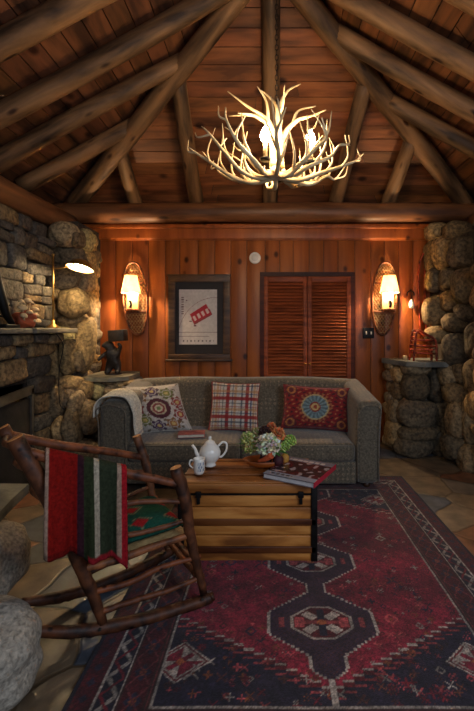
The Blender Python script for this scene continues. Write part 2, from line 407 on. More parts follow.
# ---- logs
def log(p0, p1, r0, r1, name, label, mat=M_log, seed=0, cat='beam', group=None, bow=.02):
    p0 = Vector(p0); p1 = Vector(p1); L = (p1-p0).length; rnd = random.Random(seed); n = max(8, int(L/.12)); m = 18
    ox, oy = rnd.uniform(-bow, bow), rnd.uniform(-bow, bow); off = Vector((seed*3.1, seed*1.7, 0)); vv = []; ff = []
    for i in range(n+1):
        t = i/n; c = math.sin(t*math.pi)
        for k in range(m):
            a = 2*math.pi*k/m; d = Vector((math.cos(a), math.sin(a), 0))
            r = (r0+(r1-r0)*t)*(1+.09*noise.noise(Vector((d.x*1.1, d.y*1.1, t*L*1.6))+off)+.04*noise.noise(Vector((d.x*3, d.y*3, t*L*5))+off))
            vv.append(Vector((d.x*r+ox*c, d.y*r+oy*c, t*L)))
    for i in range(n):
        for k in range(m): k2 = (k+1) % m; ff.append((i*m+k, i*m+k2, (i+1)*m+k2, (i+1)*m+k))
    mbx = MB(); mbx.add(vv, ff, (1, 1, 1), True)
    mbx.f += [tuple(reversed(range(m))), tuple(n*m+k for k in range(m))]; mbx.smooth += [False, False]
    o = mbx.build(name, mat); o.location = p0; o.rotation_euler = (p1-p0).to_track_quat('Z', 'Y').to_euler()
    return tag(o, label, cat, group)
log((-2.62, 4.83, 2.81), (2.62, 4.83, 2.815), .118, .112, 'tie_beam', 'long round log tie beam crossing the back wall above the wood panelling', M_beam, 1, 'beam', bow=.006)
log((-2.38, -.4, 2.56), (-2.38, 4.70, 2.64), .13, .125, 'wall_plate_log', 'thick round log lying on top of the left stone wall', M_beam, 2, bow=.01)
log((2.42, -.4, 2.60), (2.42, 4.70, 2.66), .12, .12, 'wall_plate_log', 'round log lying on top of the right stone wall under the rafter feet', M_beam, 3, bow=.01)
CL = Vector((-2.5, 5.0, 2.9)); CR = Vector((2.5, 5.0, 2.9))
log(CL+Vector((.05, -.04, .02)), APX+Vector((0, 0, -.03)), .100, .085, 'hip_rafter', 'thick diagonal hip log rising from the back left corner of the roof', seed=4)
log(CR+Vector((-.05, -.04, .02)), APX+Vector((0, 0, -.03)), .100, .085, 'hip_rafter', 'thick diagonal hip log rising from the back right corner of the roof', seed=5)
log((0, 4.93, 2.93), APX+Vector((0, .02, -.03)), .092, .078, 'hip_end_rafter', 'straight upright log in the middle of the hip roof end, behind the antler chandelier', seed=6)
for X, Xt, k, lab in ((-.90, -.86, 7, 'hip end log just left of the middle one, ending at the left hip log'),
                  (-1.65, -1.62, 8, 'short outer hip end log at far left above the log tie beam'),
                  (.80, .90, 9, 'hip end log just right of the middle one, ending at the right hip log'),
                  (1.44, 1.5, 10, 'short outer hip end log at far right above the log tie beam')):
    t = 1-abs(Xt)/2.5
    log((X, 4.93, 2.93), (Xt, 5-1.95*t+.02, 2.9+1.38*t-.03), .088, .075, 'hip_end_rafter', lab, seed=k)
ordn = ['rearmost', 'second from the back', 'third from the back', 'fourth from the back', 'fifth from the back', 'sixth from the back', 'seventh from the back']
for side, ys in ((-1, (4.12, 3.64, 3.16, 2.66, 2.15, 1.6)), (1, (3.92, 3.46, 3.06, 2.60, 2.1, 1.6))):
    for i, Y in enumerate(ys):
        if Y > 3.05:
            t = (5-Y)/1.95; xt = 2.5*(1-t)+.04; zt = 2.9+1.385*t
        else: xt = .06; zt = 4.25
        xt = max(xt, .06)
        nm = 'left' if side < 0 else 'right'
        log((side*2.56, Y, 2.88), (side*xt, Y, zt-.02), .086, .074, 'side_rafter', f'sloping log rafter on the {nm} roof slope, {ordn[i]}', seed=20+i+(10 if side > 0 else 0))
log((0, -.5, 4.27), (0, 3.1, 4.27), .08, .08, 'ridge_log', 'log along the ridge where both rows of side rafters meet', seed=50)

# ---- left stone wall / chimney breast
ASH = [(138, 140, 146), (152, 150, 146), (186, 168, 138), (114, 116, 124), (170, 148, 118), (140, 138, 136), (204, 188, 158), (126, 122, 120)]
mb = MB()
op = (2.1, 3.62, .92)          # firebox opening: Y from, Y to, top
def skipf(a, b, w, h):
    Y = 3.98-a
    return (op[0]-w*.3 < Y < op[1]+w*.3) and b-h*.4 < op[2] or (1.36 < b < 1.46)
pack(mb, (-2.2, 3.98, 0), (0, -1, 0), (0, 0, 1), (1, 0, 0), 3.2, 2.42, (.08, .24), (.16, .48), .055, 11, 12, .985, skipf, ASH, .03)
fw = mb.build('wall_left', M_stone); struct(fw)
mb = MB()
mb.box(-2.6, -2.24, op[1], 3.97, 0, 2.42); mb.box(-2.6, -2.24, .7, op[0], 0, 2.42); mb.box(-2.6, -2.24, op[0], op[1], op[2], 2.42)
mb.box(-2.6, -2.45, 3.97, 5.1, 0, 2.62)
struct(mb.build('wall_left_core', M_mortar)).name = 'wall_left.001'
mb = MB()
mb.box(-2.95, -2.93, op[0]-.02, op[1]+.02, 0, op[2]+.02); mb.box(-2.95, -2.22, op[0]-.03, op[0], 0, op[2]); mb.box(-2.95, -2.22, op[1], op[1]+.03, 0, op[2])
mb.box(-2.95, -2.22, op[0], op[1], op[2], op[2]+.03); mb.box(-2.95, -2.22, op[0], op[1], 0.0, .05)
o = mb.build('firebox', M_soot); tag(o, 'black sooty firebox opening in the left stone chimney', 'fireplace')
# fire screen
t = thing('fire_screen', (-2.12, 3.1, 0), 'dull metal framed fire screen standing before the fireplace opening', 'fire screen')
mb = MB()
ptop = lambda Y: .865+(Y-3.1)*.09
for (Y0, Y1) in ((2.3, 3.56),):
    mb.add([(-2.14, Y0, ptop(Y0)), (-2.10, Y0, ptop(Y0)), (-2.10, Y1, ptop(Y1)), (-2.14, Y1, ptop(Y1)), (-2.14, Y0, ptop(Y0)-.07), (-2.10, Y0, ptop(Y0)-.07), (-2.10, Y1, ptop(Y1)-.07), (-2.14, Y1, ptop(Y1)-.07)],
           [(0, 1, 2, 3), (7, 6, 5, 4), (0, 4, 5, 1), (1, 5, 6, 2), (2, 6, 7, 3), (3, 7, 4, 0)], smooth=False)
    for Yc in (Y0, Y1-.03): mb.box(-2.14, -2.10, Yc, Yc+.03, 0, ptop(Yc)-.02)
    mb.box(-2.14, -2.10, Y0, Y1, 0.0, .04)
mb.build('frame', M_tin, t)
mb = MB(); mb.box(-2.125, -2.115, 2.33, 3.53, .04, .80); mb.build('mesh_panel', M_soot, t)

# ---- mantel
t = thing('mantel_shelf', (-2.2, 3.0, 1.33), 'long thin stone mantel shelf along the left chimney wall', 'mantel')
mb = MB(); rnd = random.Random(5); y = 4.14
while y > 1.4:
    w = rnd.uniform(.5, .9); g = rnd.uniform(.85, 1.1)
    mb.rbox(-2.28, -1.99+rnd.uniform(-.015, .015), y-w+.006, y-.006, 1.37, 1.415+rnd.uniform(-.004, .004), .012, 2, (g*.8, g*.74, g*.66)); y -= w
mb.build('slab', M_slab, t)
mb = MB(); pack(mb, (-2.12, 4.08, 1.27), (0, -1, 0), (0, 0, 1), (1, 0, 0), 2.7, .10, (.1, .1), (.2, .4), .07, 31, 7, .95, None, ASH, .05)
mb.build('corbel', M_stone, t)

# ---- left boulder column beside the panelling
mb = MB()
def pst(mb, x0, y0, x1, y1, Y, dpt, seed, power=2.7, tone=None, rough=.1, sub=4):
    """stone whose face fills the given extent when it stands at depth Y"""
    a = at(x0, y0, Y); b = at(x1, y1, Y); c = (a+b)/2; c.y = Y+dpt*.5
    stone(mb, c, (abs(b.x-a.x)/2, dpt, abs(a.z-b.z)/2), seed, power, None, sub, tone, rough)
G1 = (170, 160, 146); G2 = (196, 182, 158); G3 = (226, 204, 164); G4 = (240, 218, 172)
for k, (a, b, c, d, Y, tn) in enumerate((
        (46, 221, 80, 246, 4.15, G2), (74, 228, 85, 246, 4.2, G2), (83, 228, 97, 250, 4.5, G4), (50, 243, 88, 270, 4.3, G1),
        (84, 250, 98, 272, 4.55, G4), (40, 264, 80, 290, 4.25, G1), (77, 270, 98, 292, 4.45, G2), (44, 288, 60, 300, 4.2, G3),
        (57, 289, 91, 318, 4.2, G4), (86, 288, 98, 318, 4.5, G3), (38, 300, 60, 322, 4.25, G3), (58, 314, 84, 330, 4.3, G3),
        (78, 315, 99, 372, 4.3, G4), (41, 346, 62, 382, 4.1, G3), (60, 340, 78, 376, 4.12, G4), (41, 326, 80, 345, 4.25, G3), (76, 350, 88, 372, 4.2, G2),
        (56, 376, 84, 392, 4.1, G3), (45, 384, 66, 420, 4.0, G2), (64, 388, 80, 408, 4.05, G1), (72, 392, 86, 420, 4.0, G2), (80, 382, 96, 402, 4.15, G3),
        (94, 384, 112, 400, 4.3, G3), (110, 385, 130, 402, 4.35, G2), (52, 418, 68, 442, 3.95, G3), (64, 408, 84, 446, 3.95, G2), (82, 402, 104, 436, 4.05, G1),
        (100, 398, 134, 436, 4.35, G1), (44, 440, 74, 470, 3.92, G1), (72, 442, 108, 474, 4.0, G2))):
    sx = lambda q: 46+(q-46)*.87 if q > 46 else q
    kk = random.Random(k).uniform(.72, 1.12); pst(mb, sx(a)-.2, b-.2, sx(c)+.2, d+.2, Y, .13, 300+k, 2.6, tuple(min(255, q*kk*1.12) for q in tn), .13)
rr = random.Random(9)
for k in range(26):
    z = .1+.1*k*.95
    stone(mb, (-2.17+rr.uniform(-.03, .02), 4.80+rr.uniform(-.05, .05), z), (.10, .17, .09), 800+k, 2.8)
struct(mb.build('wall_left_boulders', M_stone)).name = 'wall_left.002'
mb = MB(); mb.box(-2.5, -2.12, 4.42, 5.02, 0, 2.6); mb.box(-2.5, -2.05, 4.2, 4.5, 0, 1.3)
struct(mb.build('wall_left_mortar', M_mortar)).name = 'wall_left.003'

# ---- low stone ledge behind the sofa arm
t = thing('stone_ledge', (-1.8, 4.6, 0), 'low boulder ledge with a flat stone top at the left end of the panelled wall', 'stone ledge')
mb = MB(); a = random.Random(8)
pts = [(-2.05, 4.30), (-1.72, 4.26), (-1.55, 4.40), (-1.56, 4.80), (-1.62, 4.97), (-2.08, 4.97)]
n = len(pts); vv = [(x, y, .845) for x, y in pts]+[(x, y, .89) for x, y in pts]
mb.add(vv, [tuple(reversed(range(n))), tuple(range(n, 2*n))]+[(i, (i+1) % n, n+(i+1) % n, n+i) for i in range(n)], (.95, .93, .82), False)
mb.build('slab', M_slab, t)
mb = MB(); pack(mb, (-2.05, 4.42, 0), (1, 0, 0), (0, 0, 1), (0, -1, 0), .5, .84, (.16, .26), (.18, .3), .13, 41, 2.8, 1.06)
pack(mb, (-1.62, 4.4, 0), (0, 1, 0), (0, 0, 1), (1, 0, 0), .52, .84, (.16, .26), (.18, .3), .1, 42, 2.8, 1.06)
mb.build('boulders', M_stone, t)

# ---- right boulder wall
mb = MB()
RT = [(196, 182, 156), (170, 158, 138), (214, 190, 150), (150, 142, 130), (186, 168, 140), (226, 202, 160)]
HAND = []
pack(mb, (2.04, .6, 0), (0, 1, 0), (0, 0, 1), (-1, 0, 0), 3.25, 2.42, (.14, .36), (.2, .48), .16, 52, 2.9, 1.05, None, RT, .1, .05)
for k, (a, b, c, d, Y, tn) in enumerate((
        (428, 222, 447, 240, 4.75, 5), (446, 220, 474, 240, 4.45, 2), (436, 236, 454, 268, 4.55, 2), (452, 236, 486, 268, 4.2, 1), (428, 240, 437, 270, 4.8, 4), (428, 268, 444, 292, 4.7, 1), (442, 268, 458, 290, 4.5, 3),
        (456, 266, 492, 304, 4.15, 1), (426, 296, 446, 328, 4.6, 5), (444, 290, 462, 312, 4.45, 4), (458, 304, 490, 322, 4.2, 3), (428, 326, 452, 344, 4.5, 5), (446, 314, 472, 332, 4.3, 4), (446, 332, 474, 366, 4.25, 3),
        (470, 322, 494, 360, 4.0, 3), (442, 366, 458, 386, 4.3, 0), (456, 364, 470, 384, 4.2, 4), (468, 360, 492, 396, 4.0, 0), (446, 384, 474, 406, 4.2, 2), (450, 402, 468, 440, 4.1, 4), (466, 396, 494, 448, 3.95, 0),
        (446, 436, 470, 462, 4.1, 1), (462, 446, 492, 478, 3.95, 4), (436, 372, 450, 400, 4.5, 1), (436, 398, 452, 440, 4.5, 3))):
    pst(mb, a-.4, b-.4, c+.4, d+.4, Y, .13, 600+k, 2.6, tuple(q*random.Random(k).uniform(.75, 1.1) for q in RT[tn]), .13)
struct(mb.build('wall_right', M_stone))
mb = MB(); mb.box(2.1, 2.6, .5, 5.05, 0, 2.44); mb.box(2.0, 2.2, 4.55, 5.02, 0, 2.6); struct(mb.build('wall_right_mortar', M_mortar)).name = 'wall_right.001'

# ---- right pedestal
t = thing('stone_pedestal', (1.65, 4.6, 0), 'waist-high rounded boulder pedestal with a slate top at the right corner', 'stone pedestal')
mb = MB(); pts = [(1.36, 4.86), (1.50, 4.40), (1.66, 4.28), (1.92, 4.30), (2.0, 4.5), (1.98, 4.95), (1.38, 4.95)]
n = len(pts); vv = [(x, y, 1.0) for x, y in pts]+[(x, y, 1.055) for x, y in pts]
mb.add(vv, [tuple(reversed(range(n))), tuple(range(n, 2*n))]+[(i, (i+1) % n, n+(i+1) % n, n+i) for i in range(n)], (.75, .78, .8), False)
mb.build('slab', M_slab, t)
mb = MB()
for k, (a, b, c, d, Y, tn) in enumerate((
        (394, 366, 408, 384, 4.62, 5), (394, 382, 408, 402, 4.62, 4), (404, 364, 432, 376, 4.45, 1), (404, 374, 430, 402, 4.42, 1), (428, 368, 446, 404, 4.5, 3), (400, 400, 438, 430, 4.42, 3), (390, 400, 404, 424, 4.6, 1),
        (388, 422, 402, 446, 4.55, 5), (400, 427, 440, 442, 4.4, 1), (398, 438, 434, 458, 4.38, 3), (432, 426, 450, 458, 4.45, 3), (434, 402, 448, 430, 4.5, 1))):
    pst(mb, a-.5, b-.5, c+.5, d+.5, Y, .15, 700+k, 2.7, tuple(q*random.Random(k).uniform(.75, 1.1) for q in RT[tn]), .12)
for k in range(8): stone(mb, (1.5+.02*(k % 3), 4.82, .07+.13*k), (.13, .15, .08), 760+k, 3)
mb.box(1.5, 1.95, 4.6, 4.98, 0, 1.0, (.3, .3, .3))
mb.build('boulders', M_stone, t)

# ---- raised hearth in the left foreground
t = thing('raised_hearth', (-1.6, 1.8, 0), 'boulder hearth bench with a flat slate top in the left foreground', 'hearth')
mb = MB(); pts = [(-2.2, 2.44), (-1.46, 2.42), (-1.42, 2.2), (-1.36, 1.95), (-1.38, 1.6), (-1.34, 1.2), (-2.2, 1.2)]
n = len(pts); vv = [(x, y, .415) for x, y in pts]+[(x*1.0, y, .47) for x, y in pts]
mb.add(vv, [tuple(range(n)), tuple(reversed(range(n, 2*n)))]+[((i+1) % n, i, n+i, n+(i+1) % n) for i in range(n)], (.62, .66, .64), False)
mb.build('slab', M_slab, t)
mb = MB(); BT = (228, 222, 214)
for k, (c, h) in enumerate((((-1.46, 1.95, .235), (.22, .25, .185)), ((-1.14, 1.50, .165), (.27, .19, .18)), ((-1.50, 2.12, .2), (.13, .12, .2)), ((-1.66, 2.28, .2), (.14, .11, .2)), ((-1.75, 2.3, .2), (.16, .13, .2)), ((-2.02, 2.3, .2), (.16, .13, .2)),
                            ((-1.5, 1.66, .36), (.24, .22, .1)), ((-1.28, 1.22, .16), (.32, .2, .17)), ((-1.3, 1.4, .36), (.15, .2, .1)), ((-1.6, 2.0, .2), (.2, .3, .2)))):
    stone(mb, c, h, 900+k, 2.5, None, 5, BT, .12)
mb.box(-2.2, -1.6, 1.2, 2.2, 0, .41, (.3, .3, .3))
mb.build('boulders', M_hearth, t)

# ================================================================== RUG (pattern is woven into it)
def rug():
    x0, x1, y0, y1 = -.76, 1.25, 1.15, 3.80; cx = .245; cy = (y0+y1)/2
    nu, nv = 400, 500
    X, Y = np.meshgrid(np.linspace(x0, x1, nu+1), np.linspace(y0, y1, nv+1))
    rs = np.random.RandomState(4)
    dx = np.abs(X-cx); ds = np.minimum(np.minimum(X-x0, x1-X), np.minimum(Y-y0, y1-Y))
    NAVY = np.array([34, 28, 44]); RED = np.array([120, 28, 44]); DRED = np.array([92, 20, 28]); CREAM = np.array([196, 180, 166]); PINK = np.array([168, 70, 72]); BRN = np.array([64, 34, 30]); ORG = np.array([160, 84, 48])
    C = np.zeros(X.shape+(3,)); C[:] = RED
    def put(m, c): C[m] = c
    # abrash bands in the dyed wool
    ab = np.interp(Y, np.linspace(y0, y1, 14), rs.uniform(.75, 1.2, 14)); C *= ab[..., None]
    q = .045
    # field, spandrels in the corners
    e = np.abs(Y-cy)
    step = np.floor(dx/q)*q
    spb = (y1-y0)/2-.46-step*.68*1.0
    lim = 1.325-.36
    edge = .925-step*.58
    sp = e > edge
    put(sp, NAVY); put((~sp) & (e > edge-.012), CREAM*.8); put(sp & (e < edge+.02), DRED)
    put(sp & (e > edge+.035) & (e < edge+.045), PINK*.8)
    # scattered small motifs
    def motif(mx, my, s, kind, col, col2=None):
        u = (X-mx)/s; v = (Y-my)/s
        r1 = np.abs(u)+np.abs(v)
        if kind == 0: m = (r1 < 1) & (r1 > .6)
        elif kind == 1: m = ((np.abs(u) < .22) | (np.abs(v) < .22)) & (r1 < 1.1)
        elif kind == 2: m = (np.maximum(np.abs(u), np.abs(v)) < .9) & (np.sin(u*7)*np.sin(v*7) > .2)
        else: m = (np.abs(np.abs(u)-np.abs(v)) < .2) & (np.maximum(np.abs(u), np.abs(v)) < .9)
        put(m, col)
        if col2 is not None: put(r1 < .3, col2)
    for k in range(1100):
        mx = rs.uniform(x0+.33, x1-.33); my = rs.uniform(y0+.32, y1-.32)
        motif(mx, my, rs.uniform(.008, .022), rs.randint(4), (CREAM*.7, NAVY, PINK*.8, BRN, NAVY*1.2, DRED, ORG*.7, PINK)[rs.randint(8)])
    for k in range(26):
        mx = rs.uniform(x0+.36, x1-.36); my = rs.uniform(1.6, 3.4)
        motif(mx, my, rs.uniform(.025, .04), rs.randint(4), (CREAM*.75, NAVY*1.4, PINK)[rs.randint(3)], ORG*.8)
    # spandrel diamonds
    for sx in (-1, 1):
        for sy in (-1, 1):
            mx = cx+sx*.62; my = cy+sy*.80
            u = np.abs(X-mx)/.115; v = np.abs(Y-my)/.095; r = u+v
            put(r < 1.12, CREAM*.8); put(r < 1.03, DRED); put((r < .92) & (r > .82), CREAM*.7)
            put((r < .82) & (((X-mx)*(Y-my)*sx*sy < 0)), RED*.9); put((r < .82) & (((X-mx)*(Y-my)*sx*sy >= 0)), CREAM*.8)
            put((r < .82) & (np.abs(u-v) < .16), RED); put(r < .2, ORG)
            for k in range(5):
                motif(mx+rs.uniform(-.2, .2), my+rs.uniform(-.12, .12)+.0, .02, 3, CREAM*.8)
    for k in range(420):
        mx = rs.uniform(x0+.33, x1-.33); my = rs.choice([rs.uniform(y0+.32, y0+.85), rs.uniform(y1-.85, y1-.32)])
        if abs(my-cy) > .94-abs(mx-cx)*.58 and min(abs(mx-cx-.62), abs(mx-cx+.62)) > .14: motif(mx, my, rs.uniform(.01, .024), rs.randint(4), (CREAM*.6, DRED*1.2, PINK*.8, BRN*1.2, RED*.8, ORG*.8)[rs.randint(6)])
    # chain of medallions
    dyq = .014
    ymed = [cy-.56, cy, cy+.56]
    ymed = [1.90, 2.40, 2.90]; ymed = [m+(cy-2.4)*0 for m in ymed]+[3.40]
    half = np.zeros_like(X)
    for my in ymed:
        d = np.abs(Y-my); d = np.floor(d/dyq)*dyq
        h = np.where(d < .065, .245, .245-(d-.065)*(.205/.145)); half = np.maximum(half, np.where(d < .21, h, 0))
    half = np.where((Y > 1.70) & (Y < 3.6), np.maximum(half, .042), half)
    d = Y-1.64; half = np.maximum(half, np.where((d > -.05) & (d < .07), np.minimum(.07, .02+(np.floor((d+.05)/.012)*.012)*1.2), 0))
    put(dx < half+.012, CREAM*.85); put(dx < half, np.array([52, 34, 50]))
    tex = (np.sin(X*260)*np.sin(Y*260) > .55); put((dx < half-.01) & tex, BRN*1.1)
    for my in ymed:
        d = np.abs(Y-my); a = dx/.150; b = d/.105
        octm = np.maximum(np.maximum(a, b), (a+b)/1.35)
        put(octm < 1.0, CREAM*.75); put(octm < .90, DRED*.9)
        th = np.abs(np.sin(3*np.arctan2(d+1e-6, dx+1e-6)*1.0+.5))
        put((octm < .82) & (octm > .3) & (np.abs(a-b*.9) < .22), CREAM*.85)
        put((octm < .8) & (a < .13), NAVY); put((octm < .75) & (b < .10), PINK*.8); put((octm < .85) & (octm > .55) & (b < .3) & (a > .55), PINK)
        put(octm < .16, ORG)
        k2 = (np.abs(dx-.19) < .012) & (d < .03); put(k2, PINK*.8)
    # borders
    put(ds < .32, BRN*.9); put((ds < .325) & (ds > .315), CREAM*.75)
    along = np.where(np.minimum(X-x0, x1-X) < np.minimum(Y-y0, y1-Y), Y, X)
    put((ds < .305) & (ds > .30), PINK*.6)
    m = (ds < .29) & (ds > .20); w = (along*1.0 % .13)/.13-.5; u = (ds-.245)/.045
    put(m, DRED*.75); put(m & (np.abs(u)+np.abs(w*2.4) < .8), NAVY*1.2); put(m & (np.abs(u)+np.abs(w*2.4) < .35), ORG*.8)
    put(m & (np.abs(np.abs(w*2)-np.abs(u)) < .1), PINK*.6)
    m = (ds < .19) & (ds > .10); put(m, NAVY*.9); put((ds < .19) & (ds > .182), CREAM*.85); put((ds < .108) & (ds > .10), CREAM*.85)
    u = (ds-.145)/.036; w = (along % .16)/.16
    zig = np.abs(u-np.where(w < .5, w*4-1, 3-w*4)*.9) < .30; put(m & (np.abs(u) < .98) & zig, CREAM*.7)
    zig2 = (np.abs(u-np.where(((w+.5) % 1) < .5, ((w+.5) % 1)*4-1, 3-((w+.5) % 1)*4)*.9) < .2); put(m & (np.abs(u) < .98) & zig2, DRED*1.1)
    m = ds < .10; put(m, DRED*.8); w = (along % .07)/.07-.5; u = (ds-.055)/.03
    put(m & (np.abs(u)+np.abs(w*2) < .6), NAVY*1.2); put(ds < .02, NAVY*.8)
    # worn speckle of the pile
    C *= rs.uniform(.72, 1.2, X.shape)[..., None]; C *= np.interp(np.sin(X*31+np.sin(Y*13)*2)*np.sin(Y*37+X*5), (-1, 1), (.85, 1.12))[..., None]
    Cl = lin(np.clip(C, 0, 255)).reshape(-1, 3)
    Z = .012+.0015*np.sin(X*9)*np.sin(Y*7)
    V = np.stack([X.ravel(), Y.ravel(), Z.ravel()], 1)
    i, j = np.meshgrid(np.arange(nu), np.arange(nv)); a = (j*(nu+1)+i).ravel()
    Fc = np.stack([a, a+1, a+nu+2, a+nu+1], 1)
    mb = MB(); mb.v = V.tolist(); mb.f = Fc.tolist(); mb.c = Cl.tolist(); mb.smooth = [True]*len(mb.f)
    n0 = len(mb.v); edge = [(x0, y0), (x1, y0), (x1, y1), (x0, y1)]
    mb.add([(x, y, .012) for x, y in edge]+[(x, y, .0) for x, y in edge], [((k+1) % 4, k, 4+k, 4+(k+1) % 4) for k in range(4)], L3(60, 20, 26), False)
    o = mb.build('oriental_rug', M_rug)
    tag(o, 'dark red and navy oriental rug with a chain of hexagonal medallions on the stone floor', 'rug')
rug()

# ================================================================== SOFA
def make_sofa():
    t = thing('sofa', (-.28, 3.9, 0), 'long grey-green patterned tweed sofa with sloping arms against the back of the room', 'sofa')
    mb = MB(); mb.rbox(-1.26, .76, 3.50, 4.36, .05, .245, .02, 3, mid=6)
    mb.build('base', M_sofa, t)
    for (a, b) in ((-1.245, -.262), (-.258, .745)):
        mb = MB(); mb.rbox(a, b, 3.47, 4.16, .245, .41, .045, 5, mid=8, fn=lambda p: (p[0], p[1], p[2]+(.018*math.sin(math.pi*min(1, max(0, (p[0]-a)/(b-a))))*math.sin(math.pi*min(1, max(0, (p[1]-3.47)/.69))) if p[2] > .35 else 0)))
        c = mb.build('seat_cushion', M_sofa, t)
        mb = MB(); z = .39; mb.tube([(a+.03, 3.478, z), (b-.03, 3.478, z)], .006, 6); mb.build('piping', M_sofa, c)
    def bf(p):
        x, y, z = p; k = (x+.28)/1.25
        top = .895-.02*k*k+.006*math.sin(x*5)
        f = (z-.25)/.64
        return (x, y+f*.13-.05*(k*k)*0, .25+f*(top-.25))
    mb = MB(); mb.rbox(-1.42, .90, 4.06, 4.28, .25, .89, .07, 5, mid=12, fn=bf); mb.build('backrest', M_sofa, t)
    for s, x0, x1 in ((-1, -1.51, -1.235), (1, .745, .965)):
        def af(p, s=s, x0=x0, x1=x1):
            x, y, z = p; f = max(0, z-.05)/.70; u = min(1, max(0, (y-3.48)/.9)); top = .77+.11*u-.02*(1-u)*0
            out = (s*.03*f*f*(1-u*.6)) if s > 0 else .02*f*f
            return (x+out-(.05*u if s > 0 else -.0)*0, y, .05+(z-.05)*(top-.05)/.70)
        mb = MB(); mb.rbox(x0, x1, 3.48, 4.38, .05, .75, .065, 5, mid=10, fn=af); arm = mb.build('arm', M_sofa, t)
        mb = MB(); xa, xb = x0+.02, x1-.02
        loop = [(xa, .08), (xa, .55), (xa+s*.02, .70), ((xa+xb)/2+s*.03, .745), (xb+s*.02, .70), (xb, .55), (xb, .08)]
        mb.tube([(q[0], 3.476, q[1]) for q in curve_pts(loop, 5)], .006, 6); mb.build('piping', M_sofa, arm)
    for (x, y) in ((-1.4, 3.56), (.86, 3.56), (-1.4, 4.3), (.86, 4.3)):
        mb = MB(); mb.lathe([(0, 0), (.025, 0), (.035, .055), (0, .055)], 12, Matrix.Translation((x, y, 0))); mb.build('foot', M_dark, t)
make_sofa()

def pillow(name, label, w, h, th, loc, rot, colfn, group=None, n=56, piping=None, skew=0.0):
    mb = MB()
    def shape(a, b, s):
        u = a*2-1; v = b*2-1
        pin = 1-.07*(1-v*v)*abs(u)**3*1.0; pin2 = 1-.07*(1-u*u)*abs(v)**3
        k = max(0, (1-abs(u)**2.6))*max(0, (1-abs(v)**2.6))
        z = s*(th/2*k**.5+.004)+.006*noise.noise(Vector((u*2.2, v*2.2, s+w*9)))*k
        return Vector((u*w/2*pin-skew*v*h/2, -z, v*h/2*pin2))
    cf = lambda a, b: tuple(lin(np.clip(colfn(a, b), 0, 255)))
    mb.grid(n, n, lambda a, b: shape(a, b, 1), cf)
    mb.grid(n, n, lambda a, b: shape(a, b, -1), cf, True)
    ring = [shape(i/20, 0, 0) for i in range(20)]+[shape(1, i/20, 0) for i in range(20)]+[shape(1-i/20, 1, 0) for i in range(20)]+[shape(0, 1-i/20, 0) for i in range(21)]
    o = mb.build(name, M_pillow); o.location = loc; o.rotation_euler = rot
    if piping:
        pm = MB(); pm.tube(ring, .007, 6, lin(piping), caps=False); pm.build('piping', M_pillow, o)
    tag(o, label, 'pillow', group); return o
def suz_white(a, b):
    u = (a-.5)*2; v = (b-.5)*2; base = np.array([206, 196, 184])
    r = math.hypot(u-.12, v+.05)
    if r < .42:
        for rr_, c in ((.08, (120, 130, 80)), (.14, (214, 200, 170)), (.22, (140, 60, 60)), (.27, (196, 180, 150)), (.42, (88, 38, 48))):
            if r < rr_: return np.array(c)
    for k in range(9):
        an = k*2*math.pi/9+.3; cx, cy = .12+.76*math.cos(an), -.05+.74*math.sin(an); q = math.hypot(u-cx, v-cy)
        if q < .27:
            c = [(170, 66, 60), (140, 140, 70), (96, 60, 96), (176, 120, 70)][k % 4]
            if q < .07: return np.array((220, 190, 120))
            if q < .14: return np.array(c)
            if q < .17: return base
            if q < .23+.04*math.sin(6*math.atan2(v-cy, u-cx)): return np.array(c)*.8
    s = math.sin(u*13+math.sin(v*9)*2)*math.sin(v*14+math.cos(u*8))
    if s > .7: return np.array((120, 100, 76))
    return base
def plaid(a, b):
    base = np.array([214, 204, 188.])
    def band(x):
        x = (x*2.6) % 1
        if x < .18: return (150, 30, 30), .8
        if .30 < x < .36: return (50, 56, 84), .7
        if .42 < x < .56: return (190, 130, 76), .55
        if .62 < x < .66: return (150, 40, 36), .5
        if .80 < x < .86: return (60, 64, 74), .65
        return None
    c = base
    for q in (band(a+.05), band(b+.15)):
        if q: c = c*(1-q[1])+np.array(q[0])*q[1]
    return c
def suz_red(a, b):
    u = (a-.5)*2*1.45; v = (b-.5)*2; r = math.hypot(u+.05, v)*.80; base = np.array([132, 24, 28])
    th = math.atan2(v, u+.05)
    if r < .58:
        if r < .07: return np.array((150, 60, 40))
        if r < .13: return np.array((206, 170, 110))
        if r < .18: return np.array((140, 44, 36))
        if r < .42: return np.array((104, 122, 124))*(1.0+.25*math.sin(th*16))
        if r < .47: return np.array((182, 160, 110))
        if r < .58: return np.array((110, 34, 32)) if math.sin(th*22) > 0 else np.array((164, 96, 60))
    for cx in (-1.1, 1.1):
        for cy in (-.75, .75):
            q = math.hypot(u-cx, v-cy)
            if q < .28: return np.array((176, 110, 60)) if .12 < q < .2 else np.array((96, 34, 40))
    s = math.sin(u*15+math.cos(v*12)*1.5)*math.sin(v*17)
    if s > .62: return np.array((60, 30, 34))
    if s < -.75: return np.array((180, 112, 70))
    return base
pillow('throw_pillow', 'cream throw pillow embroidered with round medallions at the left end of the sofa', .53, .46, .19, (-1.10, 3.90, .635), (R(-18), R(-3), R(4)), suz_white, piping=(200, 190, 176), skew=.30)
pillow('throw_pillow', 'red, tan and white plaid throw pillow in the middle of the sofa', .48, .47, .16, (-.35, 3.95, .645), (R(-15), R(2), 0), plaid, piping=(140, 44, 40))
pillow('throw_pillow', 'wide red throw pillow with a grey-blue rosette at the right end of the sofa', .66, .42, .17, (.45, 3.94, .635), (R(-16), R(3), R(-3)), suz_red, piping=(110, 20, 26))
